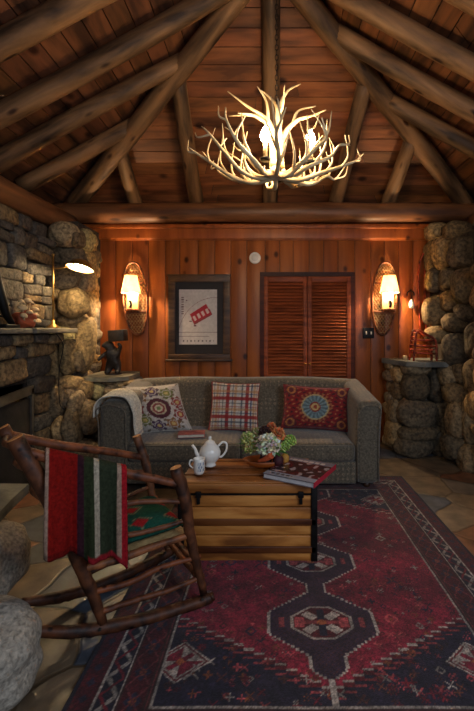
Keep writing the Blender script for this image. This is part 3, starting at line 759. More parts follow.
# white throw over the left arm
def throw():
    path = curve_pts([(-1.535, .64), (-1.53, .74), (-1.48, .80), (-1.37, .822), (-1.25, .80), (-1.19, .70), (-1.175, .58), (-1.15, .46)], 6); n = len(path)-1
    def f(a, b):
        i = a*n; k = min(int(i), n-1); p = path[k]+(path[k+1]-path[k])*(i-k)
        y = 3.47+b*.22*(1-.5*max(0, a-.5))+.02*math.sin(a*5)
        w = .006*math.sin(b*19+a*3)+.012*noise.noise(Vector((a*4, b*5, 1)))
        return Vector((p[0]+w, y, p[1]+(y-3.5)*.11+w))
    def c(a, b): return L3(214, 208, 192) if a < .93 or int(a*140) % 3 else L3(150, 150, 160)
    mb = MB(); mb.grid(60, 24, f, c)
    o = mb.build('throw_blanket', M_wool); tag(o, 'folded cream throw draped over the left arm of the sofa', 'blanket')
    s = o.modifiers.new('thickness', 'SOLIDIFY'); s.thickness = .012; s.offset = 0
throw()
mb = MB(); t = thing('closed_book', (-.72, 3.68, .428), 'closed muted pink book lying on the left sofa seat cushion', 'book', rz=R(8), local=True)
mb.rbox(-.12, .12, -.08, .08, .001, .005, .002, 1, L3(150, 84, 84)); mb.rbox(-.12, .12, -.08, .08, .027, .031, .002, 1, L3(150, 84, 84)); mb.box(-.122, -.117, -.08, .08, .002, .03, L3(130, 70, 72)); mb.build('cover', M_paint, t)
mb = MB(); mb.box(-.116, .114, -.075, .075, .005, .027, L3(210, 200, 180)); mb.build('pages', M_paint, t)

# ================================================================== TRUNK
def trunk():
    X0, X1, Y0, Y1 = -.545, .275, 2.41, 2.88; zt = .485
    t = thing('steamer_chest', ((X0+X1)/2, (Y0+Y1)/2, 0), 'old flat-topped wooden steamer chest used as a coffee table on the rug', 'chest')
    mb = MB()
    for z0, z1 in ((.005, .075), (.08, .16), (.165, .245), (.25, .33), (.335, .408)):
        k = random.Random(int(z0*1000)).uniform(.85, 1.05); mb.rbox(X0, X1, Y0, Y1, z0, z1, .006, 2, (k, k*.97, k*.92))
    mb.build('body', M_trunk, t)
    mb = MB(); mb.rbox(X0-.004, X1+.004, Y0-.004, Y1+.004, .414, .474, .010, 2, (.50, .42, .36)); lid = mb.build('lid', M_trunk, t)
    for i in range(4):
        y = Y0+.02+i*.135; mb = MB(); mb.rbox(X0, X1, y-.018, y+.018, .472, .484, .005, 2, (.5, .42, .36)); mb.build('lid_slat', M_trunk, lid)
    for z in (.08, .245):
        mb = MB(); mb.rbox(X0-.004, X1+.004, Y0-.012, Y0, z-.020, z+.020, .005, 2, (.22, .15, .11)); mb.build('slat', M_trunk, t)
    mb = MB(); mb.box(X0-.006, X1+.006, Y0-.008, Y1+.006, .407, .416); mb.build('seam_band', M_iron, t)
    for x in (X0, X1):
        mb = MB(); s = 1 if x > 0 else -1
        mb.rbox(min(x-s*.028, x+s*.01), max(x-s*.028, x+s*.01), Y0-.012, Y0+.03, .01, .475, .004, 1); mb.build('corner_trim', M_iron, t)
    for x in (X0+.115, X1-.09):
        mb = MB(); mb.rbox(x-.017, x+.017, Y0-.022, Y0-.002, .395, .43, .004, 2); mb.rbox(x-.010, x+.010, Y0-.020, Y0-.002, .355, .40, .004, 2); mb.build('latch', M_iron, t)
trunk()
TZ = .485
# teapot
t = thing('teapot', (-.405, 2.70, TZ), 'white china teapot with curved spout standing on the trunk', 'teapot', local=True, rz=R(10))
mb = MB(); mb.lathe([(0, .004), (.038, 0), (.042, .008), (.032, .018), (.055, .04), (.070, .07), (.072, .095), (.060, .125), (.040, .145), (.036, .152), (.034, .15), (.0, .148)], 32); mb.build('body', M_china, t)
mb = MB(); mb.lathe([(.037, .151), (.030, .163), (.014, .172), (.008, .178), (.012, .188), (.008, .198), (0, .20)], 24); mb.build('lid', M_china, t)
mb = MB(); p = curve_pts([(-.055, 0, .06, .018), (-.085, 0, .08, .014), (-.098, 0, .115, .010), (-.118, 0, .145, .009)], 5); mb.tube([q[:3] for q in p], [q[3] for q in p], 12); mb.build('spout', M_china, t)
mb = MB(); mb.tube([q for q in curve_pts([(.055, 0, .13), (.085, 0, .155), (.112, 0, .14), (.108, 0, .095), (.082, 0, .06), (.062, 0, .055)], 6)], .0075, 8); mb.build('handle', M_china, t)
# mug
t = thing('cream_jug', (-.452, 2.55, TZ), 'small white china jug with a blue floral motif left of the teapot', 'jug', local=True)
def mugcol(p):
    a = math.atan2(p[1], p[0]); return L3(84, 116, 160) if (abs(p[2]-.05) < .028 and -1.6 < a < -.4 and math.sin(a*17)*math.sin(p[2]*160) > .1) else (1, 1, 1)
mb = MB(); mb.lathe([(0, .003), (.028, 0), (.032, .01), (.035, .04), (.033, .075), (.036, .098), (.034, .098), (.030, .075), (.030, .012), (0, .01)], 48)
mb.v = mb.v; prof = MB()
rows = [(0, .003), (.028, 0), (.032, .01)]+[(.033+.003*math.sin((z-.01)/.07*3.14), z) for z in np.linspace(.014, .08, 16)]+[(.036, .098), (.034, .098), (.030, .075), (.030, .012), (0, .01)]
mb = MB(); mb.lathe(rows, 60); mb.c = [mugcol(p) for p in mb.v]; mb.build('body', M_china, t)
mb = MB(); mb.tube(curve_pts([(-.033, 0, .082), (-.055, -.002, .085), (-.060, -.002, .055), (-.034, 0, .03)], 6), .005, 8); mb.build('handle', M_china, t)
# bowl with flowers
t = thing('wooden_bowl', (-.035, 2.70, TZ), 'shallow oval wooden bowl under the flowers on the trunk', 'bowl', local=True)
mb = MB(); Ms = Matrix.Diagonal((1.45, .85, 1, 1)); mb.lathe([(0, .0), (.06, .0), (.085, .018), (.102, .046), (.098, .047), (.08, .022), (.055, .008), (0, .008)], 32, Ms, (.95, .6, .42)); mb.build('bowl_body', M_trunk, t).name = 'bowl_body'
def flowers():
    c0 = Vector((-.03, 2.70, TZ))
    t = thing('flower_bouquet', c0+Vector((0, 0, .01)), 'mixed bouquet of cream, orange and green blooms in the bowl on the trunk', 'flowers', local=True)
    rnd = random.Random(4)
    def bloom(c, r, cols, petals=70, name='bloom', lab=None):
        mb = MB(); c = Vector(c)
        vv, ff = ico(2); mb.add([c+v*r*.72 for v in vv], ff, L3(*[q*.7 for q in cols[0]]))
        for k in range(petals):
            z = 1-2*(k+.5)/petals*.85; a = k*2.39996; s = math.sqrt(max(0, 1-z*z)); d = Vector((s*math.cos(a), s*math.sin(a), z))
            p = c+d*r*.68; u = d.orthogonal().normalized(); w = d.cross(u); pr = r*rnd.uniform(.26, .36)
            an = rnd.random()*6.28; u, w = u*math.cos(an)+w*math.sin(an), w*math.cos(an)-u*math.sin(an)
            q = [p-u*pr*.2, p+w*pr*.8+d*pr*.6, p+d*pr*1.25+w*pr*.2, p-w*pr*.8+d*pr*.6, p+u*pr*.8+d*pr*.7]
            col = L3(*[min(255, x*rnd.uniform(.85, 1.05)) for x in cols[k % len(cols)]])
            mb.add(q, [(0, 1, 4), (1, 2, 4), (2, 3, 4), (3, 0, 4)], col, True)
        o = mb.build(name, M_petal, t)
        if lab: o['label'] = lab
    bloom((.02, -.08, .15), .078, [(250, 244, 214), (240, 234, 196)], 110, 'bloom', 'large cream bloom')
    bloom((.085, -.02, .205), .048, [(240, 130, 70), (246, 160, 104)], 70, 'bloom', 'orange bloom')
    bloom((-.005, .0, .215), .045, [(64, 30, 28), (84, 40, 34)], 60, 'bloom', 'dark brown bloom')
    bloom((.04, .03, .235), .040, [(220, 110, 60), (230, 140, 80)], 60, 'bloom', 'rust bloom')
    bloom((-.12, -.01, .175), .048, [(176, 186, 96), (236, 226, 150)], 60, 'bloom', 'pale green bloom')
    bloom((-.10, -.04, .12), .042, [(200, 186, 100), (240, 220, 150)], 60, 'bloom', 'yellow green bloom')
    bloom((.165, -.03, .165), .042, [(170, 204, 90), (206, 230, 130)], 60, 'bloom', 'lime green bloom')
    bloom((.13, -.06, .135), .034, [(170, 204, 90), (206, 230, 130)], 50, 'bloom', 'lime green bloom')
    bloom((-.06, .02, .21), .036, [(196, 176, 120), (150, 150, 80)], 50, 'bloom', 'yellow green bloom')
    mb = MB()
    for k in range(26):
        a = rnd.random()*6.28; e_ = rnd.uniform(.1, 1.0); L = rnd.uniform(.09, .15)
        d = Vector((math.cos(a)*math.cos(e_)*1.2, math.sin(a)*math.cos(e_), math.sin(e_)*.7)); b = Vector((0, 0, .10))+d*.06
        s = d.cross(Vector((0, 0, 1))).normalized()*.022; p1 = b+d*L*.5; p2 = b+d*L-Vector((0, 0, .02))
        mb.add([b, p1+s, p2, p1-s, p1+Vector((0, 0, .006))], [(0, 1, 4), (1, 2, 4), (2, 3, 4), (3, 0, 4)], (1, 1, 1), True)
    mb.build('foliage', M_leaf, t)
    mb = MB(); mb.lathe([(0, .0), (.035, .0), (.042, .03), (.034, .075), (.03, .10), (0, .1)], 18, None, L3(60, 34, 26)); mb.build('vase', M_petal, t)
flowers()
mb = MB(); p = curve_pts([(-.075, 2.60, TZ+.062, .008), (-.03, 2.575, TZ+.085, .016), (.01, 2.555, TZ+.115, .022)], 5)
mb.tube([q[:3] for q in p], [q[3] for q in p], 12, L3(206, 92, 48)); o = mb.build('orange_gourd', M_petal); tag(o, 'slender orange gourd leaning out of the wooden bowl', 'gourd')
mb = MB(); vv, ff = ico(3); mb.add([Vector((.055, 2.645, TZ+.055))+Vector((v.x*.036, v.y*.036, v.z*.038)) for v in vv], ff, L3(70, 26, 30)); o = mb.build('plum', M_petal); tag(o, 'dark red round fruit in the bowl right of the orange gourd', 'fruit')
mb = MB(); mb.add([Vector((.10, 2.69, TZ+.052))+Vector((v.x*.030, v.y*.030, v.z*.034)) for v in vv], ff, L3(186, 130, 50)); o = mb.build('small_pumpkin', M_petal); tag(o, 'small golden fruit at the right end of the bowl', 'fruit')
# picture book
def magbook():
    ang = math.atan2(.329, .182)-math.pi/2
    t = thing('picture_book', (.195, 2.555, TZ+.0), 'large glossy picture book with a red photo cover lying over the trunk edge', 'book', rz=ang, local=True)
    w, h = .34, .37
    mb = MB(); mb.box(-w/2+.004, w/2-.006, -h/2+.005, h/2-.005, .004, .027, L3(196, 190, 186)); mb.build('pages', M_paint, t)
    def cc(a, b):
        rnd = noise.noise(Vector((a*5, b*4, 2))); r2 = noise.noise(Vector((a*9, b*11, 7)))
        c = np.array((58, 40, 40.))
        if rnd > .1: c = np.array((96, 34, 38.))
        if r2 > .28: c = np.array((170, 150, 146.))
        if r2 < -.35: c = np.array((36, 36, 44.))
        if b > .80: c = np.array((120, 116, 124.))
        if b > .84 and b < .93 and .08 < a < .82 and (int(a*34) % 4): c = np.array((200, 186, 180.))
        if b < .16: c = np.array((150, 150, 158.))
        if .05 < b < .11 and .1 < a < .55 and (int(a*50) % 5): c = np.array((60, 50, 56.))
        return tuple(lin(c))
    mb = MB(); mb.grid(60, 60, lambda a, b: Vector((-w/2+a*w, -h/2+b*h, .0312)), cc)
    mb.box(-w/2, w/2, -h/2, h/2, .027, .031, L3(90, 84, 90)); mb.box(-w/2, w/2, -h/2, h/2, 0, .004, L3(130, 122, 124))
    mb.box(w/2-.003, w/2+.002, -h/2, h/2, 0, .031, L3(186, 36, 58)); mb.build('cover', M_gloss, t)
magbook()

# ================================================================== ROCKING CHAIR
def rocker():
    V = Vector
    NR0, NRm, NR1 = V((-.76, 1.82, .07)), V((-.845, 1.78, .36)), V((-1.068, 1.675, .945))
    NF0, NFm, NF1 = V((-.335, 2.02, .07)), V((-.40, 2.00, .38)), V((-.465, 1.975, .72))
    FR0, FRm, FR1 = V((-.955, 2.09, .07)), V((-1.03, 2.05, .36)), V((-1.29, 1.93, .93))
    FF0, FFm, FF1 = V((-.63, 2.44, .07)), V((-.712, 2.42, .39)), V((-.80, 2.40, .765))
    t = thing('rocking_chair', (-.68, 2.08, 0), 'rustic bark-on log rocking chair with a blanket over its arm, left foreground', 'rocking chair')
    def tw(name, ctrl, r, seed, col=(1, 1, 1), n=12):
        p = curve_pts([tuple(q)+(rr_,) for q, rr_ in zip(ctrl, r)], 7); mb = MB(); rn = random.Random(seed)
        mb.tube([V(q[:3])+V((rn.uniform(-.002, .002), rn.uniform(-.002, .002), 0)) for q in p], [q[3] for q in p], n, col, jit=.07, seed=seed)
        return mb.build(name, M_twig, t)
    def cut(parent, c, d, r):
        mb = MB(); d = V(d).normalized(); c = V(c); mb.tube([c-d*.004, c+d*.003], r, 14); mb.build('cut_end', M_cut, parent)
    for k, (a, m, b, r) in enumerate(((NR0, NRm, NR1, .036), (NF0, NFm, NF1, .032), (FR0, FRm, FR1, .030), (FF0, FFm, FF1, .026))):
        mm = (m+b)/2+V((.012, 0, .0)); p = tw('post', [a, m, mm, b], [r*.58, r*.82, r*.95, r*.95], 60+k, (.62, .55, .5) if k != 3 else (.9, .95, 1.0))  # far front post tinted pale blue: its light-struck look is in the colour
        cut(p, b, b-mm, r*.86)
    # near side rungs (front end, rear end, radius)
    def on(a, m, b, z):
        if z < m.z: return a.lerp(m, (z-a.z)/(m.z-a.z))
        return m.lerp(b, (z-m.z)/(b.z-m.z))
    for side, (r0, rm, r1, f0, fm, f1) in (('n', (NR0, NRm, NR1, NF0, NFm, NF1)), ('f', (FR0, FRm, FR1, FF0, FFm, FF1))):
        for k, (zf, zr, rad, nm, col) in enumerate(((.635, .89, .022, 'arm_rail', (1, .8, .7)), (.545, .63, .013, 'side_rung', (1, .85, .75)), (.455, .44, .012, 'side_rung', (1, .9, .8)), (.375, .335, .017, 'seat_rail', (1.5, 1.4, 1.2)), (.255, .22, .013, 'side_rung', (1.1, .85, .7)), (.155, .12, .013, 'side_rung', (1.1, .9, .75)))):
            a = on(f0, fm, f1, zf); b = on(r0, rm, r1, zr); d = (b-a); s = .012*math.sin(k*2.1)
            tw(nm, [a-d*.05, a+d*.33+V((0, 0, s)), a+d*.66+V((0, 0, -s*.5-.008)), b], [rad*.85, rad*.95, rad*1.05, rad], 80+k+(20 if side == 'f' else 0), col)
    for k, z in enumerate((.50, .66, .80, .90)):
        a = on(NR0, NRm, NR1, z); b = on(FR0, FRm, FR1, z*.985); tw('back_rung', [a, (a+b)/2+V((-.03, -.015, 0)), b], [.014]*3, 120+k)
    for k, z in enumerate((.34, .22, .14)):
        a = on(NF0, NFm, NF1, z); b = on(FF0, FFm, FF1, z+.01); tw('front_rung', [a, (a+b)/2, b], [.015]*3, 130+k, (1.4, 1.2, 1))
    for k, z in enumerate((.32, .16)):
        a = on(NR0, NRm, NR1, z); b = on(FR0, FRm, FR1, z); tw('rear_rung', [a, (a+b)/2, b], [.013]*3, 140+k)
    for k, (r0, f0) in enumerate(((NR0, NF0), (FR0, FF0))):
        d = (f0-r0); d.z = 0; d.normalize()
        P = [r0-d*.30, r0-d*.15, r0, (r0+f0)/2, f0, f0+d*.05]; zz = [.125, .075, .045, .028, .034, .042]
        pts = [V((p.x, p.y, z)) for p, z in zip(P, zz)]; rn = tw('runner', pts, [.020, .026, .028, .028, .027, .02], 150+k, (.5, .44, .4))
        for q in (r0, f0):
            mb = MB(); c = V((q.x, q.y-.03, .062)); mb.tube([c, c+V((0, -.008, 0))], .006, 8); mb.build('bolt', M_tin, rn)
    # woven seat
    q = [on(NR0, NRm, NR1, .335), on(NF0, NFm, NF1, .375), on(FF0, FFm, FF1, .375), on(FR0, FRm, FR1, .335)]
    def S(a, b, z=0): return q[0].lerp(q[1], a).lerp(q[3].lerp(q[2], a), b)+V((0, 0, z))
    mb = MB(); mb.grid(30, 30, lambda a, b: S(a, b, .004*math.sin(a*90)*math.sin(b*90))); mb.grid(30, 30, lambda a, b: S(a, b, -.012), flip=True); mb.build('woven_seat', M_rawhide, t)
    # cushion lies on the seat
    cu = MB()
    def cc(a, b):
        u = abs((a*2.6) % 1-.5)*2; v = abs((b*2.6) % 1-.5)*2
        if u+v < .5: return L3(150, 30, 34)
        if .62 < u+v < .70: return L3(120, 120, 90)
        return L3(22, 74, 62)
    def top(a, b): k = (max(0, 1-abs(2*a-1)**4)*max(0, 1-abs(2*b-1)**4))**.5; return S(.03+.94*a, .07+.86*b, .042+.048*k)
    def bot(a, b): k = (max(0, 1-abs(2*a-1)**4)*max(0, 1-abs(2*b-1)**4))**.5; return S(.03+.94*a, .07+.86*b, .042-.030*k)
    cu.grid(40, 40, top, cc); cu.grid(40, 40, bot, cc, True)
    o = cu.build('seat_cushion', M_wool); tag(o, 'dark green cushion with red diamonds on the seat of the rocking chair', 'cushion')
    # blanket over the near arm rail
    A0 = on(NR0, NRm, NR1, .89); B0 = on(NF0, NFm, NF1, .635); d = B0-A0
    nrm = V((d.y, -d.x, 0)).normalized()
    if nrm.y > 0: nrm = -nrm
    def f(a, b):
        p = A0+d*(.135+a*.49); s = (b-.40)*.70; r = .030
        if a > .85: s *= 1
        fold = .020*math.sin(a*13+.6)+.008*math.sin(a*37)
        if abs(s) < r*1.57:
            th = s/r; off = nrm*math.sin(th)*r; z = math.cos(th)*r+.004
        else:
            sg = 1 if s > 0 else -1; L = abs(s)-r*1.57; off = nrm*sg*(r+fold*min(1, L*4)+.02*L+(.075*min(1, L*3.2)*max(0, 1-a*1.1) if sg > 0 else 0)); z = -L
            if sg > 0: z *= 1.0+.10*a*a+.03*math.sin(a*13+.6)
        return p+off+V((0, 0, z))+nrm*0
    def bc(a, b):
        n_ = 1+.12*noise.noise(V((a*30, b*30, 0)))
        for lim, c in ((.035, (158, 128, 108)), (.37, (128, 20, 15)), (.45, (52, 24, 32)), (.575, (44, 50, 30)), (.635, (170, 156, 134)), (.875, (46, 52, 36)), (.93, (158, 130, 110)), (1.1, (156, 26, 34))):
            if a <= lim:
                c = np.array(c)*n_
                if b > .965 or b < .035: c = np.array((140, 30, 36)) if a > .5 else c*.8
                return tuple(lin(np.clip(c, 0, 255)))
    mb = MB(); mb.grid(90, 70, f, bc); o = mb.build('striped_blanket', M_wool); tag(o, 'red and dark green striped wool blanket hanging over the rocking chair arm', 'blanket')
    s = o.modifiers.new('thickness', 'SOLIDIFY'); s.thickness = .008; s.offset = 0
rocker()

# ================================================================== BACK WALL OBJECTS
# framed poster
def poster():
    a = at(168, 275, 4.95); b = at(230, 361, 4.95); x0, x1, z1, z0 = a.x, b.x, a.z, b.z
    t = thing('framed_poster', ((x0+x1)/2, 4.98, z0), 'framed poster with dark mat and red drawing, left of the louvered doors', 'picture')
    mb = MB(); w = .085
    for (p, q, r_, s) in ((x0, x1, z1-w, z1), (x0, x1, z0+.02, z0+w), (x0, x0+w, z0+w, z1-w), (x1-w, x1, z0+w, z1-w)): mb.rbox(p, q, 4.95, 4.99, r_, s, .006, 2)
    mb.rbox(x0-.03, x1+.03, 4.925, 4.99, z0-.005, z0+.022, .006, 2); mb.rbox(x0-.01, x1+.01, 4.94, 4.99, z1-.012, z1+.01, .004, 1)
    mb.build('frame', M_frame, t)
    mb = MB(); mb.box(x0+w-.01, x1-w+.01, 4.972, 4.99, z0+w-.01, z1-w+.01, L3(40, 34, 34)); mb.build('mat', M_paint, t)
    c = at(179, 289.5, 4.965); d = at(217, 344.5, 4.965)
    def pc(u, v):
        base = np.array((206, 196, 190.))
        # tilted red block with pale squares
        x = (u-.56); y = (v-.56)*1.35; an = R(28); p = x*math.cos(an)+y*math.sin(an); q = -x*math.sin(an)+y*math.cos(an)
        if abs(p) < .25 and abs(q) < .13+.05*p:
            k = (p+.25)/.5*4; fr = k-int(k)
            if .25 < fr < .8 and -.09 < q < .03: return tuple(lin((226, 196, 186)))
            return tuple(lin((186, 40, 52)))
        if abs(p) < .27 and -.17 < q < .0: return tuple(lin((150, 60, 60)))
        if .06 < u < .12 and .55 < v < .88 and int(v*46) % 2: return tuple(lin((120, 90, 90)))
        if abs(math.hypot(u-.95, (v-.1)*1.3)-.98) < .006: return tuple(lin((150, 120, 116)))
        if abs(v-.22) < .005 or (abs(v-.15) < .004 and u < .8): return tuple(lin((120, 104, 104)))
        if .055 < v < .08 and (int(u*30) % 3 == 0) and .08 < u < .92: return tuple(lin((90, 80, 84)))
        if (abs(u-.3) < .03 and abs(v-.42) < .012) or (abs(u-.42) < .03 and abs(v-.34) < .012) or (abs(u-.2) < .02 and abs(v-.8) < .012): return tuple(lin((110, 70, 76)))
        return tuple(lin(base*(1+.04*noise.noise(Vector((u*6, v*6, 0))))))
    mb = MB(); mb.grid(76, 108, lambda u, v: Vector((c.x+(d.x-c.x)*u, 4.968, d.z+(c.z-d.z)*v)), pc); mb.build('print', M_paint, t)
poster()
# louvered shutters
def shutters():
    a = at(264, 276, 4.95); b = at(351, 420, 4.95); x0, x1, z1 = a.x, b.x, a.z; z0 = .04
    mb = MB(); w = .05
    mb.box(x0-.05, x0, 4.965, 5.0, 0, z1+.05, (.25, .2, .2)); mb.box(x1, x1+.05, 4.965, 5.0, 0, z1+.05, (.25, .2, .2)); mb.box(x0-.05, x1+.05, 4.955, 5.0, z1, z1+.05, (.12, .1, .1))
    struct(mb.build('door_1', M_louver))
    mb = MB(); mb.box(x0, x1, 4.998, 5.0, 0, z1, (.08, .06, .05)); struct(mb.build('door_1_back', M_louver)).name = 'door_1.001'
    xm = (x0+x1)/2
    for (p, q, s, lab) in ((x0, xm-.003, 'left', 'left leaf of the reddish louvered closet doors on the back wall'), (xm+.003, x1, 'right', 'right leaf of the reddish louvered closet doors on the back wall')):
        t = thing('louvered_door', ((p+q)/2, 4.97, z0), lab, 'door', 'louvered closet doors')
        mb = MB()
        for (r_, s_) in ((p, p+w), (q-w, q)): mb.rbox(r_, s_, 4.955, 4.985, z0, z1-.004, .004, 1)
        for (r_, s_) in ((z0, z0+.14), (.70, .79), (z1-.075, z1-.004)): mb.rbox(p+w, q-w, 4.957, 4.983, r_, s_, .004, 1)
        mb.build('frame', M_louver, t)
        mb = MB(); 
        for (r_, s_) in ((z0+.14, .70), (.79, z1-.075)):
            n = int((s_-r_)/.040); h = (s_-r_)/n; rn = random.Random(int(r_*10)+(1 if s == 'left' else 2))
            for k in range(n):
                zc = r_+h*(k+.5); M = Matrix.Translation(((p+q)/2, 4.972, zc)) @ Matrix.Rotation(R(-42+rn.uniform(-3, 3)), 4, 'X'); g = rn.uniform(.85, 1.1)
                mb.rbox(-(q-p)/2+w, (q-p)/2-w, -.004, .004, -.025, .025, .003, 1, (g, g, g), M)
        mb.build('louvers', M_louver, t)
        mb = MB(); kx = q-.025 if s == 'left' else p+.025; mb.lathe([(0, -.03), (.014, -.028), (.014, -.018), (.006, -.012), (.006, 0)], 12, Matrix.Translation((kx, 4.955, .98)) @ Matrix.Rotation(R(-90), 4, 'X')); mb.build('knob', M_brass, t)
shutters()
# smoke detector
c = at(255, 258, 4.98); t = thing('smoke_detector', c, 'round white smoke detector high on the panelled wall above the shutters', 'detector')
mb = MB(); Mx = Matrix.Translation(c) @ Matrix.Rotation(R(90), 4, 'X'); mb.lathe([(.072, -.02), (.072, .012), (.066, .022), (.045, .026)], 32, Mx, (1, 1, 1)); mb.build('housing', M_china, t)
mb = MB(); mb.lathe([(.045, .025), (.040, .030), (0, .031)], 24, Mx, (.8, .8, .78)); mb.build('grille', M_china, t)
# light switch
c = at(368.5, 333, 4.98); t = thing('light_switch', c, 'black double light switch plate on the panelling under the right sconce', 'switch')
mb = MB(); mb.rbox(c.x-.07, c.x+.07, 4.975, 4.998, c.z-.065, c.z+.065, .006, 2); mb.build('plate', M_iron, t)
for s in (-.03, .03):
    mb = MB(); mb.rbox(c.x+s-.008, c.x+s+.008, 4.958, 4.976, c.z-.018, c.z+.018, .003, 1, L3(196, 190, 180)); mb.build('toggle', M_paint, t)

# snowshoe sconces
def sconce(px, tilt, lab, lab2):
    c = at(px, 298.5, 4.95); off_ = .035 if px > 300 else -.02; t = thing('snowshoe_sconce', (c.x, 4.995, c.z), lab, 'wall lamp', 'snowshoe sconces')
    Mx = Matrix.Translation((c.x, 4.955, c.z)) @ Matrix.Rotation(tilt, 4, 'Y')
    def P(x, z, y=0): return Mx @ Vector((x, y, z))
    ring = []
    for k in range(49):
        a = 2*math.pi*k/48; z = .45*math.sin(a); w = .148*(1-.12*max(0, -math.sin(a))**2); x = w*math.copysign(abs(math.cos(a))**.85, math.cos(a)); ring.append((x, z))
    mb = MB(); mb.tube([P(x, z) for x, z in ring], .013, 8, (1.2, 1, .8), caps=False); mb.build('frame', M_twig, t)
    for z in (-.17, .19):
        mb = MB(); mb.rbox(-.13, .13, -.012, .012, z-.014, z+.014, .004, 1, (1, .8, .6), Mx); mb.build('crossbar', M_twig, t)
    mb = MB()
    def inside(x, z): return (abs(x)/.14)**2.2+(abs(z)/.44)**2 < 1
    for s in (1, -1):
        for k in range(-26, 27):
            seg = None
            pts = []
            for j in range(60):
                z = -.45+.9*j/59; x = s*(z*.75)+k*.038
                if inside(x, z): pts.append((x, z))
            if len(pts) > 2: mb.tube([P(*pts[0]), P(*pts[-1])], .0028, 4)
    for k in range(12):
        z = -.42+.07*k; w = .14*math.sqrt(max(0, 1-(z/.45)**2)); mb.tube([P(-w, z), P(w, z)], .0025, 4)
    mb.build('lacing', M_rawhide, t)
    # lamp
    c = Vector((c.x+off_, c.y, c.z))
    mb = MB(); mb.rbox(c.x-.075, c.x+.075, 4.92, 4.945, c.z-.14, c.z+.10, .008, 2, L3(196, 160, 110)); mb.rbox(c.x-.07, c.x+.07, 4.80, 4.945, c.z-.15, c.z-.135, .004, 1, L3(150, 96, 56)); mb.build('backplate', M_paint, t)
    mb = MB(); mb.tube([(c.x, 4.86, c.z-.135), (c.x, 4.86, c.z+.03)], .011, 12, L3(230, 214, 176)); cd = mb.build('candle_tube', M_paint, t)
    mb = MB(); vv, ff = ico(2); mb.tube(curve_pts([(c.x, 4.835, c.z-.12), (c.x+.012, 4.83, c.z-.07), (c.x-.01, 4.83, c.z-.03)], 4), [.02]+[.014]*7+[.006], 8); mb.build('ornament', M_iron, t)
    mb = MB(); mb.add([Vector((c.x, 4.86, c.z+.115))+Vector((v.x*.022, v.y*.022, v.z*.032)) for v in vv], ff); mb.build('bulb', M_bulb2, t)
    mb = MB(); z0 = c.z+.06; Ms = Matrix.Translation((c.x, 4.86, z0)); mb.lathe([(.112, 0), (.110, .02), (.072, .215)], 28, Ms); mb.lathe([(.070, .215), (.108, .02), (.110, 0)], 28, Ms); sh = mb.build('shade', M_shade, t)
    for pr in ([(.113, .0), (.114, .005), (.111, .008)], [(.073, .21), (.074, .215), (.071, .218)]):
        mb = MB(); mb.lathe(pr, 28, Ms); mb.build('shade_rim', M_brass, sh)
sconce(135, R(-4), 'lit wall lamp mounted on a wooden snowshoe left of the framed poster', '')
sconce(384.5, R(3), 'lit wall lamp mounted on a wooden snowshoe right of the louvered doors', '')

# ================================================================== MANTEL OBJECTS
def desk_lamp():
    bx, by = -2.06, 3.80; z = 1.417
    t = thing('brass_lamp', (bx, by, z), 'slim brass pharmacy lamp with a lit shade on the mantel by the boulder column', 'lamp')
    mb = MB(); mb.lathe([(0, 0), (.06, 0), (.062, .012), (.035, .028), (.018, .045), (.012, .08), (0, .08)], 24, Matrix.Translation((bx, by, z))); mb.build('base', M_brass, t)
    mb = MB(); mb.tube([(bx, by, z+.05), (bx, by, 2.11)], .0085, 10); vv, ff = ico(2); mb.add([Vector((bx, by, 2.115))+v*.014 for v in vv], ff); mb.build('stem', M_brass, t)
    c = Vector((-1.83, 3.86, 2.01))
    mb = MB(); mb.tube(curve_pts([(bx-.02, by, 1.985), (bx+.10, by+.03, 2.0), (c.x, c.y, c.z+.06)], 6), .006, 8); mb.build('arm', M_brass, t)
    Mx = Matrix.Translation(c) @ Matrix.Rotation(R(-13), 4, 'X') @ Matrix.Rotation(R(6), 4, 'Y')
    mb = MB(); mb.lathe([(.125, -.02), (.122, -.012), (.10, .03), (.055, .062), (.0, .072)], 28, Mx); sh = mb.build('shade', M_brass, t)
    mb = MB(); mb.lathe([(0, .068), (.054, .058), (.098, .027), (.120, -.014)], 28, Mx); mb.build('shade_lining', mk('shade_lining', (240, 232, 214), None, .6), sh)
    mb = MB(); mb.add([Mx @ Vector((v.x*.055, v.y*.055, v.z*.025+.01)) for v in vv], ff); mb.build('bulb', M_bulb3, t)
    mb = MB(); mb.tube(curve_pts([(-2.0, 3.72, 1.38), (-1.96, 3.78, 1.28), (-2.0, 3.86, 1.2), (-2.04, 3.87, 1.0), (-2.04, 3.88, .7), (-2.0, 3.9, .62)], 8), .005, 6); mb.build('cord', M_iron, t)
desk_lamp()
